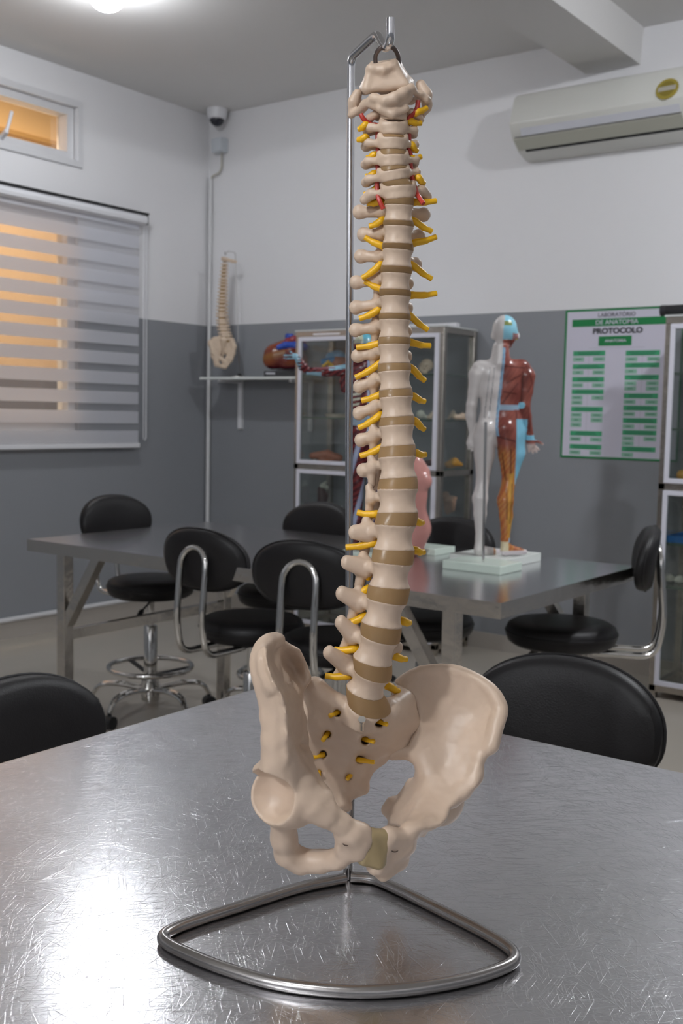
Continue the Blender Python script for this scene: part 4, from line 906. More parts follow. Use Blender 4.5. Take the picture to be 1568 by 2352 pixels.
def heart():
    q = at_z(640, 857, Z_SHELF + 0.004) if False else at_y(640, 850, 4.86)
    F = Fig(640, 850, hor(q)); u = F.u
    t = world_thing('heart_model', 'large painted heart model on a black base at the end of the wall shelf', 'anatomical model', (q[0], q[1], Z_SHELF))
    S = SDF(6 * u); S.cap(F.p(634, 818), F.p(662, 811), 29 * u, 32 * u, flat=FH, fk=0.8); S.ball(F.p(622, 828), 18 * u); S.ball(F.p(672, 806), 26 * u); S.cap(F.p(655, 834, -5), F.p(690, 828, 0), 14 * u, 18 * u)
    def paint(V):
        x, y, d = F.uv(V); f = 0.5 + 0.5 * np.sin(x * 0.13 + y * 0.2 + 1.5 * np.sin(y * 0.11))
        col = lerp((0.17, 0.025, 0.018), (0.24, 0.055, 0.02), f); col = put(col, (0.26, 0.12, 0.03), np.exp(-((y - 820 + (x - 620) * 0.25) / 9) ** 2) * (x < 655) * 0.8); col = put(col, (0.14, 0.02, 0.04), sst(y, 838, 846)); return col
    sdf_obj('heart_body', S.mesh(1.6 * u, 1), M_PAINT, t, ROOT_OF(t), paint)
    bl = mat('vein_blue', (0.02, 0.07, 0.42), 0.3); rd = mat('vessel_red', (0.26, 0.015, 0.03), 0.3)
    S = SDF(3 * u); S.chain([F.c(640, 798, 6, -22), F.c(655, 793, 8, -22), F.c(680, 793, 8, -20), F.c(700, 797, 8, -18)]); sdf_obj('pulmonary_artery', S.mesh(1.2 * u, 1), bl, t, ROOT_OF(t))
    S = SDF(3 * u); S.chain([F.c(652, 790, 6, -10), F.c(660, 784, 7, -8), F.c(676, 779, 8, -6), F.c(692, 785, 9, -6), F.c(698, 800, 8, -4)]); sdf_obj('aorta', S.mesh(1.2 * u, 1), rd, t, ROOT_OF(t))
    S = SDF(2 * u); S.chain([F.c(660, 786, 6, 2), F.c(661, 772, 6.5, 2)]); S.chain([F.c(669, 784, 4, 2), F.c(670, 770, 4, 2)]); sdf_obj('vena_cava', S.mesh(1.1 * u, 1), bl, t, ROOT_OF(t))
    a = at_h(604, 858, F.D); m = MB(); c = np.array([q[0], q[1], Z_SHELF]); hz = 0.034
    pts = [c + RH * x + FH * y for x, y in ((-0.082, -0.06), (0.10, -0.06), (0.10, 0.06), (-0.082, 0.06))]
    m.add(pts + [p + UP * hz for p in pts], [(3,2,1,0),(4,5,6,7),(0,1,5,4),(1,2,6,5),(2,3,7,6),(3,0,4,7)]); b = wpart(m, 'base', M_BLACK, t, smooth=False, bevel=0.003)
    m = MB(); e = [c + RH * x - FH * 0.0605 + UP * z for x, z in ((-0.072, 0.016), (-0.018, 0.016), (-0.018, 0.026), (-0.072, 0.026))]; m.add(e + [p - FH * 0.001 for p in e], [(0,1,2,3),(4,5,6,7),(0,1,5,4),(1,2,6,5),(2,3,7,6),(3,0,4,7)]); wpart(m, 'name_plate', mat('plate_grey', (0.5, 0.5, 0.55), 0.4), b, smooth=False)
heart()

def small_spine():
    q = at_y(512, 740, 4.80); F = Fig(512, 740, hor(q)); u = F.u
    t = world_thing('small_spine_model', 'small hanging spine and pelvis model on the wall shelf by the corner', 'anatomical model', (q[0], q[1], Z_SHELF + 0.03))
    cl = [(516, 597, 0), (514, 620, 0), (512, 650, 2), (510, 690, 4), (509, 720, 3), (512, 750, 0), (517, 770, -2), (519, 779, -2)]
    P = spline([F.p(*c) for c in cl], 10); L = [0]
    for a, b in zip(P[:-1], P[1:]): L.append(L[-1] + np.linalg.norm(b - a))
    n = 24; S = SDF(0.6 * u); zero = np.zeros(3)
    S.cap(RH * -4.5 * u, RH * 4.5 * u, 2.6 * u); S.cap(RH * -10 * u + FH * 3 * u, RH * 9 * u + FH * 4 * u + UP * u, 1.5 * u); S.cap(FH * 2 * u, RH * 11 * u + FH * 8 * u - UP * 4 * u, 1.8 * u, 1.2 * u)
    vq = S.mesh(0.5 * u, 1); proto_v = None; bs = ROOT_OF(t)
    Sd = SDF(0.5 * u); Sd.cap(RH * -4.5 * u, RH * 4.0 * u, 1.9 * u); vd = Sd.mesh(0.5 * u, 1); proto_d = None
    for i in range(n):
        s_ = L[-1] * i / (n - 1); k = min(np.searchsorted(L, s_), len(P) - 1); p = P[k] - bs; sc = 0.75 + 0.75 * (i / (n - 1))
        if proto_v is None:
            proto_v = sdf_obj('vertebra', vq, M_BONE2, t); proto_d = sdf_obj('disc', vd, mat('brown_disc', (0.30, 0.17, 0.05), 0.5), t); o, d = proto_v, proto_d
        else:
            o = proto_v.copy(); d = proto_d.copy()
            for e in (o, d): COL.objects.link(e); e.parent = t
        o.location = p; o.scale = (sc, sc, sc * 1.1); d.location = p - np.array([0, 0, 4.0 * u]); d.scale = (sc, sc, sc)
    S = SDF(4 * u); C = F.c
    for tr in (((483, 786, -8), (507, 776, 4), (502, 812, -2)), ((483, 786, -8), (502, 812, -2), (489, 812, -12))): S.tri(*[F.p(*q_) for q_ in tr], 5 * u)
    S.chain([C(482, 790, 4.5, -9), C(492, 779, 4.5, -2), C(508, 775, 4, 5)]); S.cap(F.p(492, 815, -8), F.p(498, 836, -10), 8.5 * u, 6 * u); S.ball(F.p(486, 818, -19), 6 * u, 1.2 * u, True); S.cap(F.p(497, 838, -9), F.p(516, 843, -5), 5 * u, 5 * u); S.cap(F.p(500, 818, -8), F.p(517, 832, -6), 5 * u)
    sdf_obj('hip_bone', S.mesh(0.9 * u, 4), M_BONE2, t, bs)
    S = SDF(4 * u)
    for tr in (((519, 780, 6), (535, 788, -2), (528, 815, 0)), ((519, 780, 6), (528, 815, 0), (517, 808, 4))): S.tri(*[F.p(*q_) for q_ in tr], 5 * u)
    S.chain([C(520, 778, 4, 8), C(533, 781, 4.5, 2), C(538, 796, 5, -5), C(535, 812, 5, -6), C(529, 826, 5.5, -6), C(517, 843, 5, -5)]); S.cap(F.p(527, 815, -2), F.p(514, 834, -6), 5 * u, 4.5 * u)
    sdf_obj('hip_bone', S.mesh(0.9 * u, 4), M_BONE2, t, bs)
    S = SDF(2.5 * u); S.cap(F.p(514, 782, 2), F.p(511, 818, 8), 10 * u, 4 * u); sdf_obj('sacrum', S.mesh(0.9 * u, 1), M_BONE2, t, bs)
    S = SDF(1.5 * u); S.chain([C(516, 594, 4), C(524, 597, 3.6), C(534, 600, 4), C(541, 601, 3.2)]); S.ball(F.p(511, 593), 3.5 * u); sdf_obj('skull_base', S.mesh(0.7 * u, 1), M_BONE2, t, bs)
    # its stand
    f = at_z(551, 862, Z_SHELF + 0.006) if False else at_h(550, 852, F.D + 0.035)
    s = world_thing('small_spine_stand', 'thin wire stand carrying the small spine on the wall shelf', 'stand', (f[0], f[1], Z_SHELF))
    m = MB(); D2 = F.D + 0.035
    m.tube(arc_pts([(f[0], f[1], Z_SHELF + 0.02), at_h(540, 580, D2), at_h(522, 577, F.D), at_h(517, 588, F.D - 0.004), at_h(516, 578, F.D - 0.01)], 0.012), 0.0028, 8); wpart(m, 'rod', M_CHROME, s)
    m = MB(); m.lathe([(0, 0.008), (0.013, 0.008), (0.013, 0.026), (0, 0.026)], (f[0], f[1], Z_SHELF), 16); wpart(m, 'rod_socket', M_BLACK, s)
    m = MB(); z = Z_SHELF + 0.0045; c = np.array([f[0], f[1], z])
    m.tube([c] + [c - FH * 0.075 + RH * 0.06 * a - FH * 0.02 * (1 - a * a) for a in (-1, -.6, -.2, .2, .6, 1)] + [c], 0.004, 8, closed=False); wpart(m, 'base_wire', M_CHROME, s)
small_spine()

# ------------------------------------------------------------------ things inside the cabinets
def blob(name, label, cat, px, py, y, ops, m, shelf_z, k=3, res=1.3, paint=None, parts=None, group=None, noise=0.0):
    """ops in picture units around (px,py) where the thing stands on its shelf"""
    q = at_y(px, py, y); F = Fig(px, py, hor(q)); u = F.u
    t = world_thing(name, label, cat, (q[0], q[1], shelf_z), group)
    dz = shelf_z - q[2]
    def build(pn, ops, mm, pt=None):
        S = SDF(k * u)
        for o in ops:
            if o[0] == 'b': S.ball(F.p(*o[1]), o[2] * u, sub=len(o) > 3 and o[3] == 'sub', sc=o[3] if len(o) > 3 and o[3] != 'sub' else (1, 1, 1), k=None)
            else: S.cap(F.p(*o[1]), F.p(*o[2]), o[3] * u, o[4] * u)
        V, Q = S.mesh(res * u, 1, noise=noise * u, nscale=0.35 / u); V = V + np.array([0, 0, dz])
        return V, Q, mm, pn, F, pt
    V, Q, mm, pn, F_, pt = build(parts[0] if parts else 'body', ops, m)
    low = V[:, 2].min() - shelf_z; V[:, 2] -= low - 0.0005
    sdf_obj(pn, (V, Q), mm, t, ROOT_OF(t), (lambda W_: paint(F, W_)) if paint else None)
    for pn2, ops2, m2 in (parts[1:] if parts else []):
        V, Q, mm, pn, F_, pt = build(pn2, ops2, m2); V[:, 2] -= low - 0.0005; sdf_obj(pn, (V, Q), mm, t, ROOT_OF(t))
    return t
SH = dict(a=1.435, b=1.205, c=0.955, d=0.60)
M_FLESH = mat('flesh_plastic', (0.45, 0.16, 0.09), 0.4, var=(60, 0.25)); M_OCHRE = mat('ochre_plastic', (0.52, 0.27, 0.05), 0.4, var=(60, 0.2))
M_BLUE = mat('blue_plastic', (0.05, 0.24, 0.52), 0.3); M_BLUE2 = mat('pale_blue_plastic', (0.16, 0.36, 0.58), 0.3); M_YEL = mat('yellow_plastic', (0.72, 0.42, 0.02), 0.4)
M_BROWN = mat('brown_organ', (0.07, 0.03, 0.03), 0.4, var=(80, 0.4)); M_WBONE = mat('white_bone', (0.62, 0.62, 0.54), 0.5, var=(80, 0.15))
def cabinet_contents():
    yb = 4.79
    blob('brain_model', 'blue and orange head section model on the top cabinet shelf', 'anatomical model', 770, 852, yb, [('b', (775, 832, 0), 24), ('b', (785, 838, 0), 20)], M_FLESH, SH['a'],
         parts=['head_half', ('skull_cap', [('b', (776, 815, 0), 17), ('b', (762, 818, -2), 15)], M_BLUE2), ('visor', [('c', (744, 826, -10), (764, 822, -14), 8, 8)], M_BLUE), ('nerve_web', [('c', (742, 836, -18), (754, 826, -20), 3.5, 3.5), ('c', (754, 826, -20), (766, 838, -20), 3.5, 3.5), ('b', (758, 838, -16), 5)], M_YEL)])
    blob('skull_model', 'small bone skull model on the top shelf of the cabinet', 'skull', 977, 855, yb, [('b', (980, 836, 2), 15), ('b', (974, 840, -2), 13), ('c', (968, 846, -8), (975, 851, -8), 6, 7), ('b', (971, 838, -15), 4.2, 'sub'), ('b', (981, 840, -14), 4.2, 'sub'), ('b', (975, 846, -15), 2.5, 'sub')], M_BONE2, SH['a'], k=1.5, res=0.9)
    blob('white_bone_model', 'white knobbed bone model on the middle cabinet shelf', 'bone', 968, 958, yb, [('b', (966, 948, 0), 10), ('c', (966, 948, 0), (980, 955, 0), 7, 4), ('b', (982, 955, 0), 4)], M_WBONE, SH['b'], k=2, res=1)
    blob('hand_bone_model', 'small tan bone model beside the white bone in the cabinet', 'bone', 992, 960, yb, [('c', (984, 957, 0), (998, 944, 2), 4, 4.5), ('c', (998, 944, 2), (1002, 956, 2), 4, 4), ('b', (988, 957, 0), 4.5)], M_BONE2, SH['b'], k=2, res=1)
    blob('foot_bone_model', 'long tan bone model lying behind the cabinet side glass', 'bone', 1050, 958, yb, [('c', (1030, 957, 0), (1041, 941, 0), 3, 3.5), ('c', (1041, 941, 0), (1045, 953, 0), 3.5, 4), ('c', (1045, 953, 0), (1072, 953, 6), 6, 6.5), ('b', (1062, 950, 4), 7)], M_BONE2, SH['b'], k=2, res=1)
    blob('liver_model', 'flat orange liver model on the shelf behind the upper cabinet door', 'anatomical model', 745, 1058, 4.76, [('c', (718, 1043, 0), (752, 1040, 0), 8, 11), ('c', (752, 1042, 0), (778, 1048, 0), 11, 9), ('c', (735, 1052, -4), (760, 1052, -4), 5, 5)], M_FLESH, SH['c'], k=4,
         parts=['liver', ('gall_bladder', [('c', (742, 1056, -14), (756, 1057, -13), 2.6, 3)], M_YEL), ('bile_duct', [('b', (722, 1055, -11), 4)], M_WBONE)])
    blob('lung_model', 'ochre wedge shaped organ model behind the cabinet side glass', 'anatomical model', 1045, 1056, yb, [('c', (1028, 1050, 0), (1044, 1044, 2), 7, 10), ('c', (1044, 1044, 2), (1060, 1050, 4), 10, 4), ('c', (1030, 1054, 0), (1040, 1056, 0), 4, 3)], M_OCHRE, SH['c'], k=3)
    blob('dark_organ_model', 'small dark organ model on the shelf, right of the pink torso', 'anatomical model', 988, 1060, yb, [('c', (980, 1052, 0), (994, 1050, 0), 7, 6), ('b', (984, 1055, 0), 6)], M_BROWN, SH['c'], k=3, parts=['organ', ('vessel', [('c', (990, 1046, 0), (996, 1042, 0), 4, 3)], mat('dusty_pink', (0.36, 0.20, 0.19), 0.4))])
    blob('kidney_model', 'dark brown kidney model with white cap behind the lower cabinet door', 'anatomical model', 740, 1150, yb, [('c', (738, 1112, 0), (741, 1136, 0), 9, 12), ('b', (745, 1126, 2), 10)], M_BROWN, 0.708, k=3,
         parts=['kidney', ('adrenal_cap', [('c', (741, 1104, -2), (749, 1093, 0), 7, 2), ('b', (750, 1107, 0), 5)], M_WBONE)])
    blob('face_model', 'tan sectioned face model behind the lower cabinet side glass', 'anatomical model', 1033, 1172, yb, [('c', (1024, 1125, 0), (1028, 1165, 0), 8, 6), ('c', (1036, 1138, 0), (1036, 1158, 0), 12, 9), ('b', (1046, 1133, 0), 4), ('b', (1028, 1150, -10), 5, 'sub')], mat('tan_flesh', (0.40, 0.26, 0.19), 0.5, var=(90, 0.35)), 0.715, k=2, noise=1.2)
    # plinths and dishes
    q = at_y(740, 1152, yb); t = world_thing('display_plinth', 'white display slab under the dark kidney model', 'plinth', (q[0], q[1], 0.69)); m = MB(); m.box((q[0] - 0.075, yb - 0.06, 0.692), (q[0] + 0.09, yb + 0.07, 0.707)); wpart(m, 'slab', M_MARBLE, t, smooth=False, bevel=0.002)
    m = MB(); m.tube([(q[0] - 0.01, yb, 0.705), (q[0] - 0.01, yb, 0.725)], 0.004, 8); wpart(m, 'peg', M_CHROME, t)
    q = at_y(772, 955, yb); t = world_thing('specimen_tray', 'shallow cream specimen tray on the middle cabinet shelf', 'tray', (q[0], q[1], SH['b'])); m = MB(); m.lathe([(0, 0.001), (0.055, 0.001), (0.066, 0.020), (0.062, 0.020), (0.052, 0.006), (0, 0.006)], (q[0], q[1], SH['b']), 28); wpart(m, 'dish', mat('cream_plastic', (0.62, 0.55, 0.46), 0.4), t)
    m = MB(); m.box((q[0] - 0.03, q[1] - 0.015, SH['b'] + 0.006), (q[0] + 0.03, q[1] + 0.015, SH['b'] + 0.012)); wpart(m, 'specimen_slab', M_WBONE, t, smooth=False)
    m = MB(); m.box((CAB1[0] + 0.02, CAB1[2] + 0.02, 0.683), (CAB1[1] - 0.02, CAB1[3] - 0.02, 0.691)); cab = bpy.data.objects['glass_cabinet']; s = wpart(m, 'shelf', M_GLASS, cab, smooth=False)
    # right cabinet
    yr = 4.73
    blob('orange_organ_model', 'rounded orange organ model behind the upper door of the right cabinet', 'anatomical model', 1568, 1103, 4.70, [('b', (1566, 1091, 0), 13), ('c', (1564, 1097, 0), (1584, 1098, 0), 8, 8)], M_OCHRE, SH['c'], k=3)
    q = at_y(1538, 1222, 4.66); t = world_thing('blue_tray', 'blue plastic tray on the middle shelf of the right cabinet', 'tray', (-1.40, 4.73, 0.69)); m = MB(); m.box((-1.625, 4.62, 0.692), (-1.2, 4.84, 0.697)); wpart(m, 'tray_floor', M_BLUE2, t, smooth=False)
    m = MB(); m.box((-1.627, 4.612, 0.692), (-1.198, 4.619, 0.722)); m.box((-1.627, 4.84, 0.692), (-1.198, 4.847, 0.722)); m.box((-1.634, 4.612, 0.692), (-1.627, 4.847, 0.722)); m.box((-1.198, 4.612, 0.692), (-1.191, 4.847, 0.722)); wpart(m, 'tray_rim', mat('tray_blue', (0.04, 0.16, 0.42), 0.35), t, smooth=False)
    for i, (px, lb) in enumerate(((1537, 'white lumpy bone model at the door edge of the right cabinet'), (1560, 'pale bone model next to the lumpy one in the right cabinet'))):
        blob('bone_model', lb, 'bone', px, 1345, yr, [('b', (px, 1338, 0), 9), ('c', (px - 8, 1341, 0), (px + 8, 1340, 0), 5, 6)], M_WBONE, 0.50, k=2, group='bones in the right cabinet')
    # roll on top of the right cabinet
    t = world_thing('rolled_tube', 'black rolled chart tube lying on top of the right cabinet', 'tube', (-1.3, 4.66, 1.676)); a = at_y(1520, 716, 4.62)
    m = MB(); m.tube([(a[0], 4.62, 1.676 + 0.024), (-0.85, 4.62, 1.676 + 0.024)], 0.0235, 20); wpart(m, 'tube_body', M_BLACK, t)
    m = MB(); m.tube([(a[0] - 0.004, 4.62, 1.70), (a[0] + 0.02, 4.62, 1.70)], 0.0245, 20); wpart(m, 'tube_cap', mat('cap_black', (0.03, 0.03, 0.035), 0.35), t)
    # light strip lying on the left cabinet
    q = at_y(850, 747, 4.80); t = world_thing('white_rail', 'white plastic rail lying on top of the glass cabinet', 'rail', (-3.2, 4.8, 1.676)); m = MB(); m.box((-3.50, 4.78, 1.676), (-2.83, 4.815, 1.700)); wpart(m, 'rail_body', M_WHITE, t, smooth=False, bevel=0.003)
    m = MB(); m.box((-3.505, 4.778, 1.676), (-3.495, 4.817, 1.702)); wpart(m, 'rail_end_cap', mat('cap_grey', (0.5, 0.5, 0.5), 0.4), t, smooth=False)
cabinet_contents()

# ================================================================== the large spine and its stand
D_ROD = 1.028; D_SP = 0.960
def spine_stand():
    z = T_Z + 0.0055
    pts = [(792, 2017), (690, 2038), (540, 2085), (452, 2113), (400, 2133), (374, 2152), (392, 2172), (440, 2195), (508, 2222), (621, 2256), (733, 2273), (845, 2278), (957, 2270), (1070, 2250), (1150, 2225), (1182, 2203), (1170, 2178), (1120, 2146), (1030, 2100), (929, 2050), (860, 2020), (806, 2014)]
    P = [at_z(px, py, z) for px, py in pts]; f = at_z(799, 2018, T_Z)
    t = world_thing('spine_stand', 'steel wire stand with triangular base carrying the large spine on the near table', 'stand', (f[0], f[1], T_Z))
    m = MB(); m.tube(spline(P, 5), 0.0054, 14); wpart(m, 'base_wire', M_WIRE, t)
    m = MB(); m.lathe([(0, 0.0), (0.0050, 0.0), (0.0050, 0.085), (0.0042, 0.088), (0, 0.088)], (f[0], f[1], T_Z + 0.0005), 18); wpart(m, 'rod_socket', M_WIRE, t)
    dr = hor(f)
    top = [(f[0], f[1], T_Z + 0.08), tuple(at_h(801, 1000, dr)), tuple(at_h(806, 132, dr)), tuple(at_h(866, 77, D_SP + 0.02)), tuple(at_h(884, 114, D_SP - 0.012)), tuple(at_h(897, 97, D_SP - 0.030)), tuple(at_h(897, 42, D_SP - 0.030))]
    m = MB(); m.tube(arc_pts(top, 0.010, 6), 0.0037, 14); wpart(m, 'rod', M_ROD, t)
spine_stand()

#        name xc   ytop ybot width depth-towards-eye(cm) yaw lean(pitch deg)
VERT = [('C', 903, 282, 310, 53, 1.2, 6, 8), ('C', 902, 316, 344, 59, 1.2, 6, 8), ('C', 903, 355, 382, 61, 1.2, 6, 8), ('C', 906, 390, 415, 64, 1.1, 7, 8), ('C', 916, 426, 457, 70, 0.8, 8, 8),
        ('T', 915, 470, 508, 72, 0.4, 9, 6), ('T', 914, 519, 561, 74, 0.0, 10, 4), ('T', 912, 573, 614, 76, -0.5, 12, 3), ('T', 908, 627, 667, 76, -1.0, 14, 2), ('T', 907, 680, 723, 76, -1.4, 16, 0), ('T', 906, 733, 777, 78, -1.6, 18, 0),
        ('T', 905, 790, 837, 80, -1.6, 20, -1), ('T', 907, 851, 897, 82, -1.4, 22, -2), ('T', 911, 910, 960, 84, -1.1, 24, -3), ('T', 912, 976, 1027, 89, -0.6, 26, -5), ('T', 913, 1048, 1101, 96, 0.0, 28, -6), ('T', 913, 1122, 1180, 104, 0.6, 30, -6),
        ('L', 906, 1204, 1265, 109, 1.1, 31, -5), ('L', 897, 1290, 1350, 110, 1.5, 32, -3), ('L', 882, 1375, 1438, 110, 1.6, 33, 1), ('L', 864, 1459, 1521, 109, 1.2, 34, 9), ('L', 847, 1541, 1592, 107, 0.5, 35, 18)]
TIP_L = [None, None, None, None, (836, 452), (818, 482), (825, 531), (823, 595), (831, 640), (825, 697), (820, 752), (812, 811), (816, 878), (815, 940), (820, 1002), (825, 1072), (847, 1137), (806, 1221), (787, 1291), (771, 1366), (762, 1434), (729, 1507)]
TIP_R = [None, None, None, None, (985, 452), (992, 487), (977, 537), (975, 590), (972, 650), (966, 704), (959, 757)]
NERVE_L = [((838, 287), (823, 297)), ((837, 316), (821, 321)), ((858, 356), (842, 363)), ((858, 399), (840, 405)), ((863, 434), (836, 447)), ((871, 463), (843, 467)), ((875, 507), (848, 520)), ((876, 564), (838, 545)), ((869, 612), (831, 639)), ((876, 664), (838, 646)),
           ((867, 713), (825, 732)), ((877, 787), (818, 798)), ((867, 839), (816, 867)), ((876, 905), (830, 920)), ((866, 959), (823, 983)), ((871, 1031), (827, 1047)), ((862, 1181), (820, 1177)), ((855, 1248), (794, 1257)), ((845, 1312), (846, 1329)), ((837, 1357), (791, 1369)), ((829, 1420), (778, 1437)), ((811, 1491), (768, 1492)), ((793, 1553), (747, 1552))]
NERVE_R = [((960, 256), (979, 248)), ((944, 279), (966, 283)), ((946, 333), (957, 346)), ((942, 364), (966, 360)), ((962, 409), (973, 421)), ((952, 464), (1001, 461)), ((955, 510), (991, 531)), ((955, 557), (1001, 544)), ((953, 613), (991, 640)), ((946, 678), (1002, 674)), ((946, 729), (982, 757)), ((946, 787), (988, 794)),
           ((950, 850), (975, 874)), ((953, 912), (975, 922)), ((957, 970), (974, 986)), ((958, 1041), (977, 1044)), ((958, 1198), (970, 1200)), ((957, 1265), (973, 1268)), ((930, 1428), (941, 1430)), ((912, 1509), (933, 1514)), ((898, 1579), (915, 1587))]
def dsp(cm): return D_SP - cm / 100
def frame_of(yaw, pitch, roll):
    c, s = math.cos(math.radians(yaw)), math.sin(math.radians(yaw))
    X = RH * c + FH * s; Y = RH * s - FH * c; Z = UP.copy()          # Y = front of the body
    p = math.tan(math.radians(pitch)); Z = _u(Z + Y * p + RH * roll)
    Y = _u(Y - Z * (Y @ Z)); X = np.cross(Y, Z); return X, Y, Z
def spine():
    base = at_h(800, 1990, D_SP + 0.01)
    t = world_thing('spine_model', 'large beige spine and pelvis model with yellow nerves hanging in front', 'anatomical model', (base[0], base[1], T_Z))
    B = ROOT_OF(t); n = len(VERT); info = []
    for i, (kind, xc, y0, y1, w, cm, yaw, pitch) in enumerate(VERT):
        c = at_h(xc, (y0 + y1) / 2, dsp(cm)); u = dsp(cm) / F_PX
        a, b = VERT[max(i-1, 0)], VERT[min(i+1, n-1)]
        roll = ((a[1] - b[1]) / ((b[2] + b[3] - a[2] - a[3]) / 2)) - 0.0203
        ax = frame_of(yaw, pitch, roll); h = (y1 - y0) / 2 * u / max(0.9, math.cos(math.radians(pitch))); hw = w / 2 * u
        info.append((c, ax, hw, hw * (0.78 if kind != 'T' else 0.86), h, u, yaw))
    def put_tip(i, px, py, yloc):
        c, (X, Y, Z), hw, hd, h, u, yaw = info[i]; q = at_h(px, py, hor(c)) - c
        cs, sn = math.cos(math.radians(yaw)), math.sin(math.radians(yaw)); return ((q @ RH) - yloc * sn) / cs, q[2]
    for i, (kind, *_r) in enumerate(VERT):
        c, (X, Y, Z), hw, hd, h, u, yaw = info[i]
        W_ = lambda x, y, z: c + X * x + Y * y + Z * z
        S = SDF(0.0032)
        S.ecyl(c, (X, Y, Z), hw, hd, h, {'C': 0.06, 'T': 0.19, 'L': 0.23}[kind], 0.002)
        yp = -hd - 0.006; g = {'C': .8, 'T': 1.0, 'L': 1.25}[kind]
        sd = []
        yt = -hd - {'C': 0.004, 'T': 0.016, 'L': 0.008}[kind]
        for tip, sg in ((TIP_L[i], -1), (TIP_R[i] if i < len(TIP_R) else None, 1)):
            if tip: x, z = put_tip(i, *tip, yt); sd.append([x, z])
            else: sd.append(None)
        if sd[0] is None: sd[0] = [-hw - 0.010, -0.002]
        if sd[1] is None: sd[1] = [-sd[0][0], sd[0][1] * (1 if kind != 'L' else .6)]
        for k, (x, z) in enumerate(sd):
            sg = -1 if k == 0 else 1
            px_ = sg * hw * 0.62
            S.cap(W_(px_, -hd * 0.72, h * 0.35), W_(px_, yp, h * 0.30), 0.0042 * g, 0.0042 * g)                       # pedicle
            S.cap(W_(px_, yp, h * 0.3), W_(sg * 0.002, yp - 0.013, -h * 0.1), 0.0042 * g, 0.0045 * g)                   # lamina
            S.cap(W_(px_ * 1.1, yp, h * 0.3), W_(px_ * 1.15, yp - 0.002, h * 1.15), 0.0042 * g, 0.0036 * g)              # upper facet
            S.cap(W_(px_ * 1.05, yp - 0.003, 0), W_(px_ * 1.0, yp - 0.006, -h * 1.25), 0.0042 * g, 0.0038 * g)           # lower facet
            if kind == 'T':
                e = W_(x - sg * 0.004, yt, z); S.cap(W_(px_, yp + 0.001, h * 0.25), e, 0.0050, 0.0050, flat=Y, fk=0.85); S.ball(e, 0.0057, sc=(1, 1, 1.1))
            elif kind == 'L':
                e = W_(x + -sg * 0.003, yt, z); S.cap(W_(px_, yp + 0.002, h * 0.25), e, 0.0076, 0.0052, flat=Z, fk=1.3)
            else:
                e = W_(sg * (hw + 0.009), yp + 0.006, h * 0.15); e2 = W_(sg * (hw + 0.010), yp - 0.004, -h * 0.2)
                S.cap(W_(sg * hw * 0.85, -hd * 0.1, 0), e, 0.0034, 0.0032); S.cap(e, e2, 0.0036, 0.0038); S.cap(e2, W_(px_, yp - 0.002, 0), 0.0036, 0.0036)
                S.cap(W_(sg * hw * 0.8, 0, h * 0.6), W_(sg * hw * 0.98, -hd * 0.25, h * 1.25), 0.0036, 0.0026)             # lip at the side of the body
                if i == 4: x, z = sd[k]; S.cap(e, W_(x, yt, z), 0.0045, 0.0042)
        dz = {'C': -0.006, 'T': -0.020, 'L': -0.006}[kind]; ln = {'C': 0.020, 'T': 0.026, 'L': 0.030}[kind]
        S.cap(W_(0, yp - 0.012, -h * 0.1), W_(0, yp - ln, dz), 0.0048 * g, 0.0036 * g, flat=X, fk=0.7)
        sdf_obj('vertebra', S.mesh(0.0012 if kind != 'L' else 0.0014, 1, noise=0.00025, nscale=900), M_BONE, t, B)
    # discs between the bodies
    s1 = (at_h(843, 1630, dsp(-0.4)), frame_of(35, 29, 0.10), 0.0245, 0.0185, 0.006, D_SP / F_PX, 35)
    for i in range(-1, n):
        lo = info[i + 1] if i + 1 < n else s1
        if i < 0: continue
        up = info[i]; m = MB(); k = 36; rings = []
        for f_, bul in ((0.0, 0.94), (0.15, 0.95), (0.5, 0.962), (0.85, 0.95), (1.0, 0.94)):
            ring = []
            for j in range(k):
                a = 2*math.pi*j/k; e0 = up[0] - up[1][2] * up[4] * 0.93 + up[1][0] * up[2] * math.cos(a) + up[1][1] * up[3] * math.sin(a)
                e1 = lo[0] + lo[1][2] * lo[4] * 0.93 + lo[1][0] * lo[2] * math.cos(a) + lo[1][1] * lo[3] * math.sin(a)
                cc = (up[0] - up[1][2] * up[4]) * (1 - f_) + (lo[0] + lo[1][2] * lo[4]) * f_; p = e0 * (1 - f_) + e1 * f_; ring.append(cc + (p - cc) * bul)
            rings.append(ring)
        vs = [p for r in rings for p in r]; fs = [(a*k+j, a*k+(j+1)%k, (a+1)*k+(j+1)%k, (a+1)*k+j) for a in range(4) for j in range(k)] + [tuple(range(k))[::-1], tuple(4*k+j for j in range(k))]
        m.add(vs, fs); wpart(m, 'intervertebral_disc', M_DISC, t)
    # nerves
    def depth_at(py):
        return np.interp(py, [260] + [(v[2] + v[3]) / 2 for v in VERT] + [1640], [1.2] + [v[5] for v in VERT] + [0])
    for side, lst in ((-1, NERVE_L), (1, NERVE_R)):
        for (a, b) in lst:
            cm = depth_at(a[1]); big = np.interp(a[1], [280, 700, 1300], [0.0028, 0.0031, 0.0034])
            back = np.interp(a[1], [280, 500, 1000, 1550], [0.5, 1.1, 1.1, 0.9]) if side < 0 else np.interp(a[1], [280, 500, 1000, 1550], [0.5, 1.2, 2.0, 3.6])
            p0 = at_h(*a, dsp(cm - back)); p1 = at_h(*b, dsp(cm - back - (0.3 if side < 0 else 0.6)))
            s0 = p0 - (p1 - p0) * 0.35 - Y_of(a[1], VERT) * 0.004; mid = (p0 + p1) / 2 - UP * 0.0008
            m = MB(); m.tube(spline([s0, p0, mid, p1], 4), [big * 1.15] * 5 + [big * 1.05] * 4 + [big * 0.85] * 4, 10); wpart(m, 'nerve_root', M_NERVE, t)
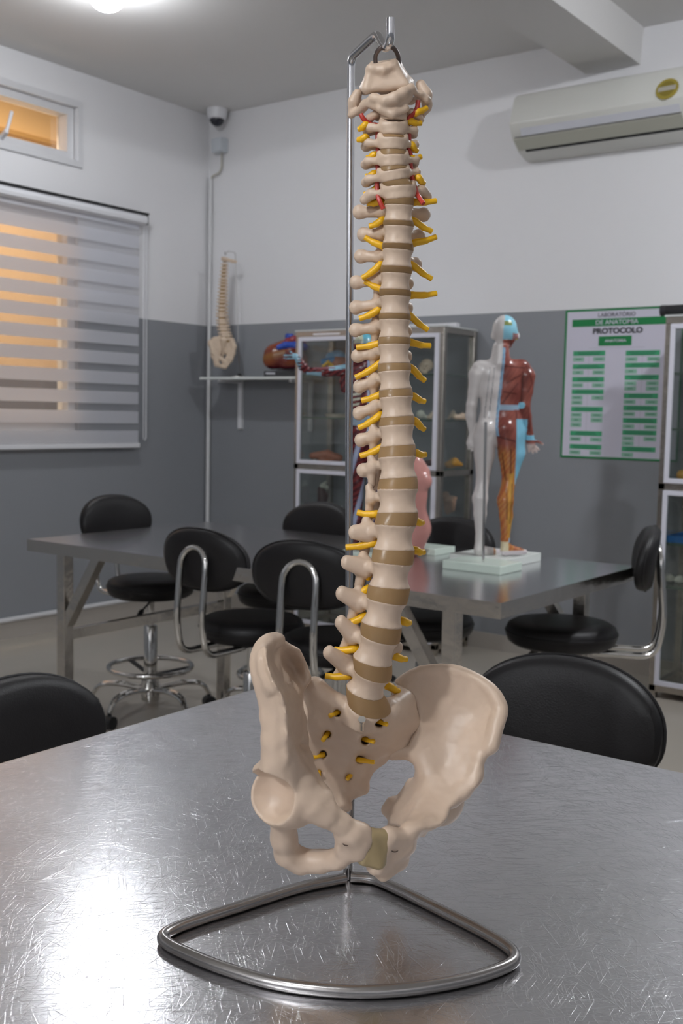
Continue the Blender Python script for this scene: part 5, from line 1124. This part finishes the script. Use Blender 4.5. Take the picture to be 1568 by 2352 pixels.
    for pts in ([(829, 262), (835, 274), (852, 286), (866, 288), (868, 300), (867, 315), (868, 330), (868, 345), (868, 362), (867, 380), (869, 400), (866, 420), (866, 440), (870, 458), (880, 480)],
                [(960, 231), (957, 250), (946, 264), (938, 275), (937, 290), (939, 308), (939, 328), (938, 345), (943, 358), (942, 375), (944, 390), (946, 408), (952, 430), (960, 450), (972, 468)]):
        m = MB(); m.tube(spline([at_h(x, y, dsp(1.2 - 0.45 - (0.35 if 285 < y < 455 else 0))) for x, y in pts], 3), 0.0021, 8); wpart(m, 'vertebral_artery', M_ARTERY, t)
    top_bones(t, B)
    pelvis(t, B, s1)
def Y_of(py, V):
    y = math.radians(float(np.interp(py, [(v[2] + v[3]) / 2 for v in V], [v[6] for v in V]))); return RH * math.sin(y) - FH * math.cos(y)
def Pt(px, py, cm): return at_h(px, py, dsp(cm))
def top_bones(t, B):
    u = D_SP / F_PX
    # axis (second vertebra) with its peg
    S = SDF(0.003); X, Y, Z = frame_of(5, 8, 0)
    S.ecyl(Pt(904, 260, 1.1), (X, Y, Z), 30 * u, 22 * u, 15 * u, 0.04); S.cap(Pt(904, 250, 1.0), Pt(903, 205, 0.6), 12 * u, 8 * u)
    S.chain([(*Pt(862, 262, 0.6), 9 * u), (*Pt(848, 272, 0.2), 8 * u), (*Pt(842, 292, -0.3), 6 * u)]); S.chain([(*Pt(945, 258, 0.6), 9 * u), (*Pt(960, 266, 0.1), 8 * u), (*Pt(968, 276, -0.4), 6 * u)])
    S.cap(Pt(866, 270, -0.5), Pt(904, 268, -2.6), 8 * u); S.cap(Pt(942, 268, -0.5), Pt(904, 268, -2.6), 8 * u); S.cap(Pt(904, 268, -2.6), Pt(904, 280, -3.8), 9 * u, 7 * u)
    sdf_obj('vertebra', S.mesh(0.0011, 1, noise=0.0002, nscale=900), M_BONE, t, B)
    # atlas: ring with two wings
    S = SDF(0.0032)
    arch = [(828, 258, -0.4, 8), (838, 240, 0.6, 9), (858, 226, 1.5, 10), (885, 232, 2.2, 11), (905, 226, 2.3, 12), (925, 214, 2.0, 11), (942, 204, 1.4, 10), (962, 214, 0.6, 9), (978, 228, 0.2, 8), (984, 230, 0.0, 6)]
    S.chain([(*Pt(x, y, d), r * u) for x, y, d, r in arch])
    S.tri(Pt(850, 240, 1.2), Pt(940, 225, 1.4), Pt(900, 262, 1.9), 8 * u); S.chain([(*Pt(872, 250, 1.9), 9 * u), (*Pt(900, 262, 2.0), 8 * u), (*Pt(932, 250, 1.7), 8 * u)])
    S.chain([(*Pt(806, 262, -0.8), 7 * u), (*Pt(812, 235, -0.6), 12 * u), (*Pt(820, 216, -0.6), 11 * u)]); S.cap(Pt(806, 266, -0.8), Pt(834, 246, 0.4), 6 * u, 7 * u)
    S.chain([(*Pt(980, 248, -0.8), 10 * u), (*Pt(977, 218, -0.9), 14 * u), (*Pt(966, 194, -1.0), 11 * u)]); S.cap(Pt(984, 240, -0.8), Pt(968, 272, -0.8), 8 * u, 5 * u)
    S.ball(Pt(816, 236, 1.1), 10 * u, 0.002, True); S.ball(Pt(964, 198, 1.0), 13 * u, 0.002, True)
    S.chain([(*Pt(820, 235, -0.8), 9 * u), (*Pt(860, 245, -3.0), 7 * u), (*Pt(904, 240, -3.6), 7 * u), (*Pt(945, 232, -3.0), 7 * u), (*Pt(975, 220, -0.9), 9 * u)])
    sdf_obj('vertebra', S.mesh(0.0011, 1, noise=0.0002, nscale=900), M_BONE, t, B)
    # piece of skull base above it
    S = SDF(0.003)
    q = [Pt(852, 160, 1.2), Pt(905, 148, 1.2), Pt(930, 196, 1.4), Pt(842, 204, 1.4), Pt(858, 152, -1.6), Pt(910, 146, -1.6), Pt(938, 190, -2.0), Pt(836, 204, -2.0)]
    for a, b, c in ((0, 1, 2), (0, 2, 3), (4, 5, 6), (4, 6, 7), (0, 1, 5), (0, 5, 4), (3, 2, 6), (3, 6, 7), (0, 3, 7), (0, 7, 4), (1, 2, 6), (1, 6, 5)): S.tri(q[a], q[b], q[c], 8 * u)
    S.cap(Pt(888, 172, 0), Pt(888, 188, -0.6), 24 * u, 30 * u); S.cap(Pt(852, 158, 1.5), Pt(880, 161, 1.7), 8 * u); S.cap(Pt(880, 161, 1.7), Pt(906, 150, 1.5), 8 * u); S.cap(Pt(846, 196, -0.6), Pt(838, 208, -1.0), 10 * u); S.cap(Pt(930, 186, -0.6), Pt(940, 196, -1.2), 10 * u)
    S.ball(Pt(884, 200, 2.4), 15 * u, 0.003, True)
    sdf_obj('skull_base', S.mesh(0.0012, 1, noise=0.00025, nscale=800), M_BONE, t, B)
    # hanging ring
    m = MB(); m.tube(spline([Pt(863, 150, 0.3), Pt(862, 128, 0.6), Pt(872, 112, 1.0), Pt(888, 105, 1.2), Pt(904, 111, 1.0), Pt(914, 128, 0.6), Pt(916, 156, 0.2)], 6), 0.0020, 10); wpart(m, 'hanging_ring', mat('dark_wire', (0.16, 0.13, 0.12), 0.35, 0.9), t)
def pelvis(t, B, s1):
    u = D_SP / F_PX; cm = 0.01
    # ---------------- sacrum
    S = SDF(0.005); X, Y, Z = s1[1]
    S.ecyl(s1[0] - Z * 0.004, s1[1], 0.0235, 0.0185, 0.010, 0.02, 0.003)
    rows = [[(722, 1582, 0.3), (775, 1622, 0.7), (840, 1650, 0.9), (892, 1632, -0.8), (928, 1608, -3.3)],
            [(706, 1640, 0.1), (760, 1668, -0.1), (820, 1695, -0.7), (880, 1680, -2.3), (938, 1655, -4.0)],
            [(705, 1690, -0.5), (752, 1710, -1.3), (803, 1725, -2.1), (862, 1716, -3.2), (918, 1702, -4.4)],
            [(705, 1745, -1.6), (745, 1752, -2.4), (788, 1758, -3.0), (832, 1755, -3.7), (872, 1738, -4.5)],
            [(728, 1792, -2.8), (758, 1795, -3.1), (788, 1798, -3.4), (815, 1796, -3.8), (836, 1778, -4.3)],
            [(756, 1828, -3.5), (772, 1832, -3.5), (790, 1834, -3.6), (812, 1818, -4.0), (833, 1810, -4.3)]]
    rr = [0.011, 0.010, 0.008, 0.0065, 0.0055, 0.005]
    G = [[Pt(x, y, d - rr[i] / cm) for x, y, d in r] for i, r in enumerate(rows)]
    for i in range(5):
        for j in range(4):
            r = (rr[i] + rr[i+1]) / 2; S.tri(G[i][j], G[i][j+1], G[i+1][j+1], r, 0.004); S.tri(G[i][j], G[i+1][j+1], G[i+1][j], r, 0.004)
    S.cap(Pt(722, 1592, -1.2), Pt(713, 1572, -1.6), 0.008, 0.006); S.cap(Pt(928, 1612, -4.6), Pt(914, 1590, -5.2), 0.009, 0.007)
    S.ball(Pt(830, 1808, -4.7), 0.0062); S.chain([(*Pt(782, 1835, -4), 0.0055), (*Pt(784, 1848, -3.8), 0.005), (*Pt(794, 1853, -3.6), 0.004), (*Pt(801, 1855, -3.5), 0.0028)])
    FOR = [(774, 1638, -.4, 8), (752, 1686, -1.0, 8), (742, 1732, -1.9, 9), (732, 1776, -2.7, 7), (870, 1660, -1.7, 9), (838, 1701, -2.2, 9), (826, 1744, -3.2, 9), (800, 1786, -3.6, 6)]
    for x, y, d, r in FOR: S.cap(Pt(x, y, d + 2.2), Pt(x, y, d - 1.0), r * u * 1.25, r * u * 0.9, 0.003, True)
    sac = sdf_obj('sacrum', S.mesh(0.0014, 1, noise=0.0002, nscale=700), M_BONE, t, B)
    SN = [((779, 1633), (756, 1645), -.1), ((754, 1682), (740, 1702), -.8), ((744, 1733), (692, 1744), -1.8), ((731, 1768), (732, 1782), -2.6), ((864, 1654), (890, 1665), -.9), ((834, 1696), (860, 1704), -1.6), ((818, 1744), (860, 1751), -2.9), ((806, 1778), (797, 1790), -3.5)]
    for a, b, d in SN:
        p0, p1 = Pt(*a, d - 0.3), Pt(*b, d + 0.75); m = MB(); m.tube(spline([p0, (p0 + p1) / 2 + (Pt(*a, d) - p0) * 0.5, p1], 4), [0.0026] * 4 + [0.0022] * 4 + [0.0017], 10); wpart(m, 'nerve_root', M_NERVE, sac)
    a, b = Pt(831, 1652, 2.15), Pt(831, 1675, 1.0); m = MB(); dd = _u(Pt(831, 1650, 2) - Pt(831, 1652, 0)); m.tube([a, a + (b - a) * 0.12, a + (b - a) * 0.121, b], [0.0034, 0.0034, 0.0021, 0.0021], 14); wpart(m, 'screw', mat('screw_steel', (0.75, 0.74, 0.70), 0.2, 1.0), sac)
    # ---------------- right side of the picture
    S = SDF(0.006)
    def T(a, b, c, r): S.tri(Pt(*a), Pt(*b), Pt(*c), r)
    asis, n1, aiis, e1, a4, a5, a3, a2 = (1128, 1712, -3.2), (1103, 1738, -3.2), (1090, 1786, -2.8), (1064, 1818, -2.3), (958, 1850, -1.6), (936, 1902, 2.2), (970, 1806, -3.4), (966, 1768, -4.4)
    s3 = (940, 1706, -5.0)
    out = [(927, 1592), (906, 1566), (913, 1558), (943, 1542), (964, 1534), (1002, 1529), (1035, 1531), (1058, 1536), (1086, 1548), (1117, 1568), (1137, 1584), (1150, 1607), (1157, 1628), (1154, 1642), (1146, 1656), (1140, 1679), (1136, 1704), (1128, 1727), (1110, 1731), (1103, 1755), (1100, 1781), (1096, 1804), (1081, 1816), (1055, 1834), (1035, 1857), (1027, 1883), (1013, 1897), (990, 1904), (965, 1908), (940, 1916),
           (932, 1908), (912, 1898), (893, 1893), (888, 1880), (878, 1865), (880, 1854), (892, 1837), (913, 1829), (933, 1809), (948, 1791), (953, 1770), (948, 1755), (933, 1746), (897, 1747), (884, 1741), (886, 1733), (899, 1724), (921, 1716), (936, 1712), (952, 1680), (960, 1646), (952, 1614)]
    cs = [(915, 1562, -6.2), (964, 1541, -6.5), (1035, 1538, -6.1), (1110, 1570, -5.3), (1150, 1622, -4.3), (1128, 1712, -2.9), (935, 1596, -5.0), (960, 1646, -4.9), (945, 1700, -4.7), (990, 1600, -6.3), (1050, 1620, -6.2), (1100, 1650, -5.2), (1010, 1680, -5.6), (1070, 1710, -4.3), (905, 1736, -4.7), (960, 1745, -4.4), (968, 1768, -4.0), (974, 1806, -3.1), (960, 1850, -1.3), (938, 1900, 2.2), (1015, 1770, -3.9), (1060, 1780, -3.0),
          (1103, 1745, -2.9), (1090, 1786, -2.5), (1060, 1818, -2.0), (1024, 1858, -0.6), (985, 1893, 1.0), (1000, 1835, -1.7), (950, 1776, -5.3), (916, 1826, -5.9), (884, 1858, -5.6), (897, 1890, -4.2), (935, 1840, -4.2), (930, 1875, -1.5)]
    S.sheet(out, cs, 0.0085); S.chain([(*Pt(935, 1606, -6.6), .006), (*Pt(948, 1650, -6.7), .007), (*Pt(935, 1702, -6.3), .006)])
    S.chain([(*p_, r_) for p_, r_ in zip(spline([Pt(920, 1566, -6.3), Pt(966, 1541, -6.6), Pt(1035, 1537, -6.2), Pt(1085, 1554, -5.8), Pt(1118, 1576, -5.2), Pt(1140, 1602, -4.7), Pt(1150, 1632, -4.3), Pt(1141, 1662, -3.7), Pt(1132, 1700, -3.2), Pt(1126, 1718, -3.0)], 3), np.interp(range(28), [0, 10, 15, 21, 27], [.0042, .0044, .0055, .0062, .0052]))], 0.004)
    S.chain([(*Pt(*asis), .0050), (*Pt(*n1), .0042), (*Pt(1094, 1772, -2.9), .0055), (*Pt(*aiis), .0062), (*Pt(*e1), .0065), (*Pt(1040, 1842, -1.6), .0060)])
    S.chain([(*Pt(978, 1850, -1.6), .005), (*Pt(958, 1874, .2), .0035), (*Pt(*a5), .0035)])
    w1, w2, sp, w3 = (954, 1776, -5.6), (918, 1828, -6.0), (884, 1858, -5.6), (902, 1896, -4.6)
    S.cap(Pt(900, 1843, -5.7), Pt(886, 1860, -5.6), 0.0055, 0.004); S.chain([(*Pt(946, 1800, -6), .006), (*Pt(930, 1850, -6), .009), (*Pt(915, 1905, -5.4), .010), (*Pt(905, 1955, -4.4), .0105), (*Pt(898, 1975, -3.0), .009), (*Pt(890, 1985, -0.5), .0075), (*Pt(882, 1985, 2.0), .007)])
    S.ball(Pt(1005, 1835, -5.2), 0.026); S.ball(Pt(1028, 1850, -7.6), 0.024, 0.003, True)
    tub, st, sb, bt = (940, 1920, 2.6), (895, 1920, 4.0), (862, 1985, 3.6), (880, 2008, 3.0)
    r1, r2 = (934, 1940, 2.0), (918, 1978, 1.4)
    for tr in ((tub, st, r1), (st, sb, r1), (sb, r2, r1), (sb, bt, r2)): T(*tr, 0.0068)
    S.cap(Pt(936, 1905, 2.4), Pt(948, 1912, 2.6), 0.0045, 0.0035); S.cap(Pt(950, 1912, 1.8), Pt(972, 1916, 1.2), 0.0040, 0.0030); S.cap(Pt(885, 1918, 4.2), Pt(868, 1990, 3.9), 0.006, 0.006); S.cap(Pt(985, 1890, 1), Pt(940, 1905, 2.6), 0.006, 0.005)
    hr = sdf_obj('hip_bone', S.mesh(0.0016, 2, noise=0.0003, nscale=450), M_BONE, t, B)
    # ---------------- left side of the picture (turned towards the eye)
    S = SDF(0.006)
    out = [(619, 1463), (634, 1461), (649, 1466), (667, 1479), (688, 1489), (695, 1502), (705, 1525), (716, 1555), (715, 1563), (698, 1588), (695, 1640), (700, 1688), (687, 1706), (684, 1718), (691, 1746), (701, 1767), (728, 1810), (716, 1850), (680, 1876), (640, 1880), (612, 1858), (592, 1815), (590, 1772), (600, 1758), (610, 1745), (613, 1715), (611, 1690), (609, 1657), (605, 1624), (598, 1593), (591, 1570), (581, 1539), (580, 1519), (586, 1494), (600, 1473)]
    cs = [(583, 1515, 8.6), (591, 1560, 8.8), (602, 1610, 8.6), (611, 1670, 8.2), (613, 1730, 8.2), (600, 1480, 8.0), (612, 1490, 9.4), (613, 1516, 10.0), (620, 1547, 10.2), (634, 1577, 10.2), (648, 1600, 9.9), (655, 1640, 9.6), (657, 1690, 9.3), (657, 1740, 9.0), (634, 1466, 5.0), (624, 1485, 5.4), (636, 1505, 3.0), (648, 1530, 1.6), (664, 1560, 1.4), (680, 1597, 2.2), (667, 1486, 2.4), (688, 1505, 1.4), (704, 1540, 0.8), (708, 1562, 1.0), (695, 1600, 1.6), (690, 1650, 2.2), (692, 1690, 2.6), (676, 1640, 5.6), (678, 1690, 5.8), (680, 1735, 6.0), (690, 1720, 4.0), (700, 1775, 5.2),
          (630, 1600, 9.6), (632, 1640, 9.4), (634, 1700, 9.2), (625, 1765, 9.0), (650, 1790, 8.6), (680, 1790, 6.8), (600, 1800, 8.4), (640, 1850, 8.0), (700, 1840, 6.8)]
    S.sheet(out, cs, 0.0085); S.chain([(*Pt(706, 1580, -1.6), .006), (*Pt(698, 1640, -1.6), .007), (*Pt(698, 1690, -2.0), .006)])
    S.chain([(*p_, .0056) for p_ in spline([Pt(640, 1470, 5.2), Pt(617, 1474, 7.0), Pt(600, 1494, 8.4), Pt(593, 1524, 9.2), Pt(599, 1562, 9.4), Pt(610, 1604, 9.2), Pt(618, 1650, 8.9)], 3)], 0.005)
    S.chain([(*Pt(622, 1650, 8.9), .0085), (*Pt(630, 1700, 8.6), .0105), (*Pt(634, 1735, 8.2), .0115), (*Pt(636, 1750, 8.0), .0115)])
    S.chain([(*Pt(686, 1650, 2.2), .007), (*Pt(690, 1700, 2.4), .0065), (*Pt(694, 1740, 3.4), .007), (*Pt(706, 1785, 4.8), .009), (*Pt(735, 1835, 6.0), .012)])
    T((655, 1740, 8), (694, 1745, 3.8), (690, 1800, 6.0), 0.009); T((655, 1740, 8), (690, 1800, 6.0), (660, 1800, 8.0), 0.009)
    S.ball(Pt(646, 1826, 6.2), 0.0265); S.ball(Pt(660, 1842, 6.6), 0.022); S.cap(Pt(600, 1772, 7.0), Pt(640, 1752, 7.6), 0.008, 0.012)
    S.chain([(*Pt(690, 1812, 6.6), .0160), (*Pt(715, 1846, 6.8), .0135), (*Pt(745, 1868, 6.6), .0110), (*Pt(780, 1890, 6.1), .0090), (*Pt(812, 1912, 5.6), .0090), (*Pt(832, 1928, 5.2), .0095)])
    S.cap(Pt(690, 1830, 7.2), Pt(672, 1872, 6.8), 0.011, 0.008); S.cap(Pt(808, 1915, 5.8), Pt(832, 1908, 5.4), 0.0085, 0.0055)
    S.tri(Pt(790, 1915, 5.6), Pt(834, 1915, 5.0), Pt(824, 1955, 4.8), 0.0075); S.tri(Pt(790, 1915, 5.6), Pt(824, 1955, 4.8), Pt(785, 1950, 4.9), 0.0070)
    S.chain([(*Pt(650, 1880, 5.4), .0120), (*Pt(652, 1925, 4.2), .0112), (*Pt(660, 1960, 3.2), .0112), (*Pt(690, 1978, 2.8), .0108), (*Pt(735, 1979, 3.2), .0096), (*Pt(775, 1973, 4.0), .0088), (*Pt(810, 1952, 4.7), .0085)])
    ctr = Pt(616, 1831, 8.3); nrm = _u(-RH * 0.88 - FH * 0.40 - UP * 0.20)
    S.ball(ctr + nrm * 0.003, 0.0245, 0.0020, True); S.ball(Pt(651, 1856, 8.7), 0.0055, 0.002, True)
    S.chain([(*Pt(664, 1878, 7.4), .0042), (*Pt(690, 1884, 7.0), .0050)])
    hl = sdf_obj('hip_bone', S.mesh(0.0016, 2, noise=0.0003, nscale=450), M_BONE, t, B)
    # cartilage at the front
    S = SDF(0.004)
    for a, b, c in (((848, 1920, 5.0), (884, 1920, 4.3), (868, 1978, 4.2)), ((848, 1920, 5.0), (868, 1978, 4.2), (836, 1972, 4.7))): S.tri(Pt(*a), Pt(*b), Pt(*c), 0.0066)
    sdf_obj('pubic_cartilage', S.mesh(0.0013, 1), M_CARTIL, t, B)
    # the small pencilled loops on the front bones
    ink = mat('ink', (0.12, 0.08, 0.06), 0.6)
    m = MB(); m.tube(spline([Pt(787, 1938, 6.55), Pt(793, 1942, 6.5), Pt(802, 1940, 6.35), Pt(806, 1936, 6.3), Pt(812, 1942, 6.1)], 4), 0.0005, 6); wpart(m, 'ink_mark', ink, hl)
    m = MB(); m.tube([Pt(906 + 8 * math.cos(a), 1951 + 6 * math.sin(a), 4.0 - 0.04 * 8 * math.cos(a)) for a in [2*math.pi*i/14 for i in range(14)]], 0.0005, 6, closed=True); wpart(m, 'ink_mark', ink, hr)
spine()
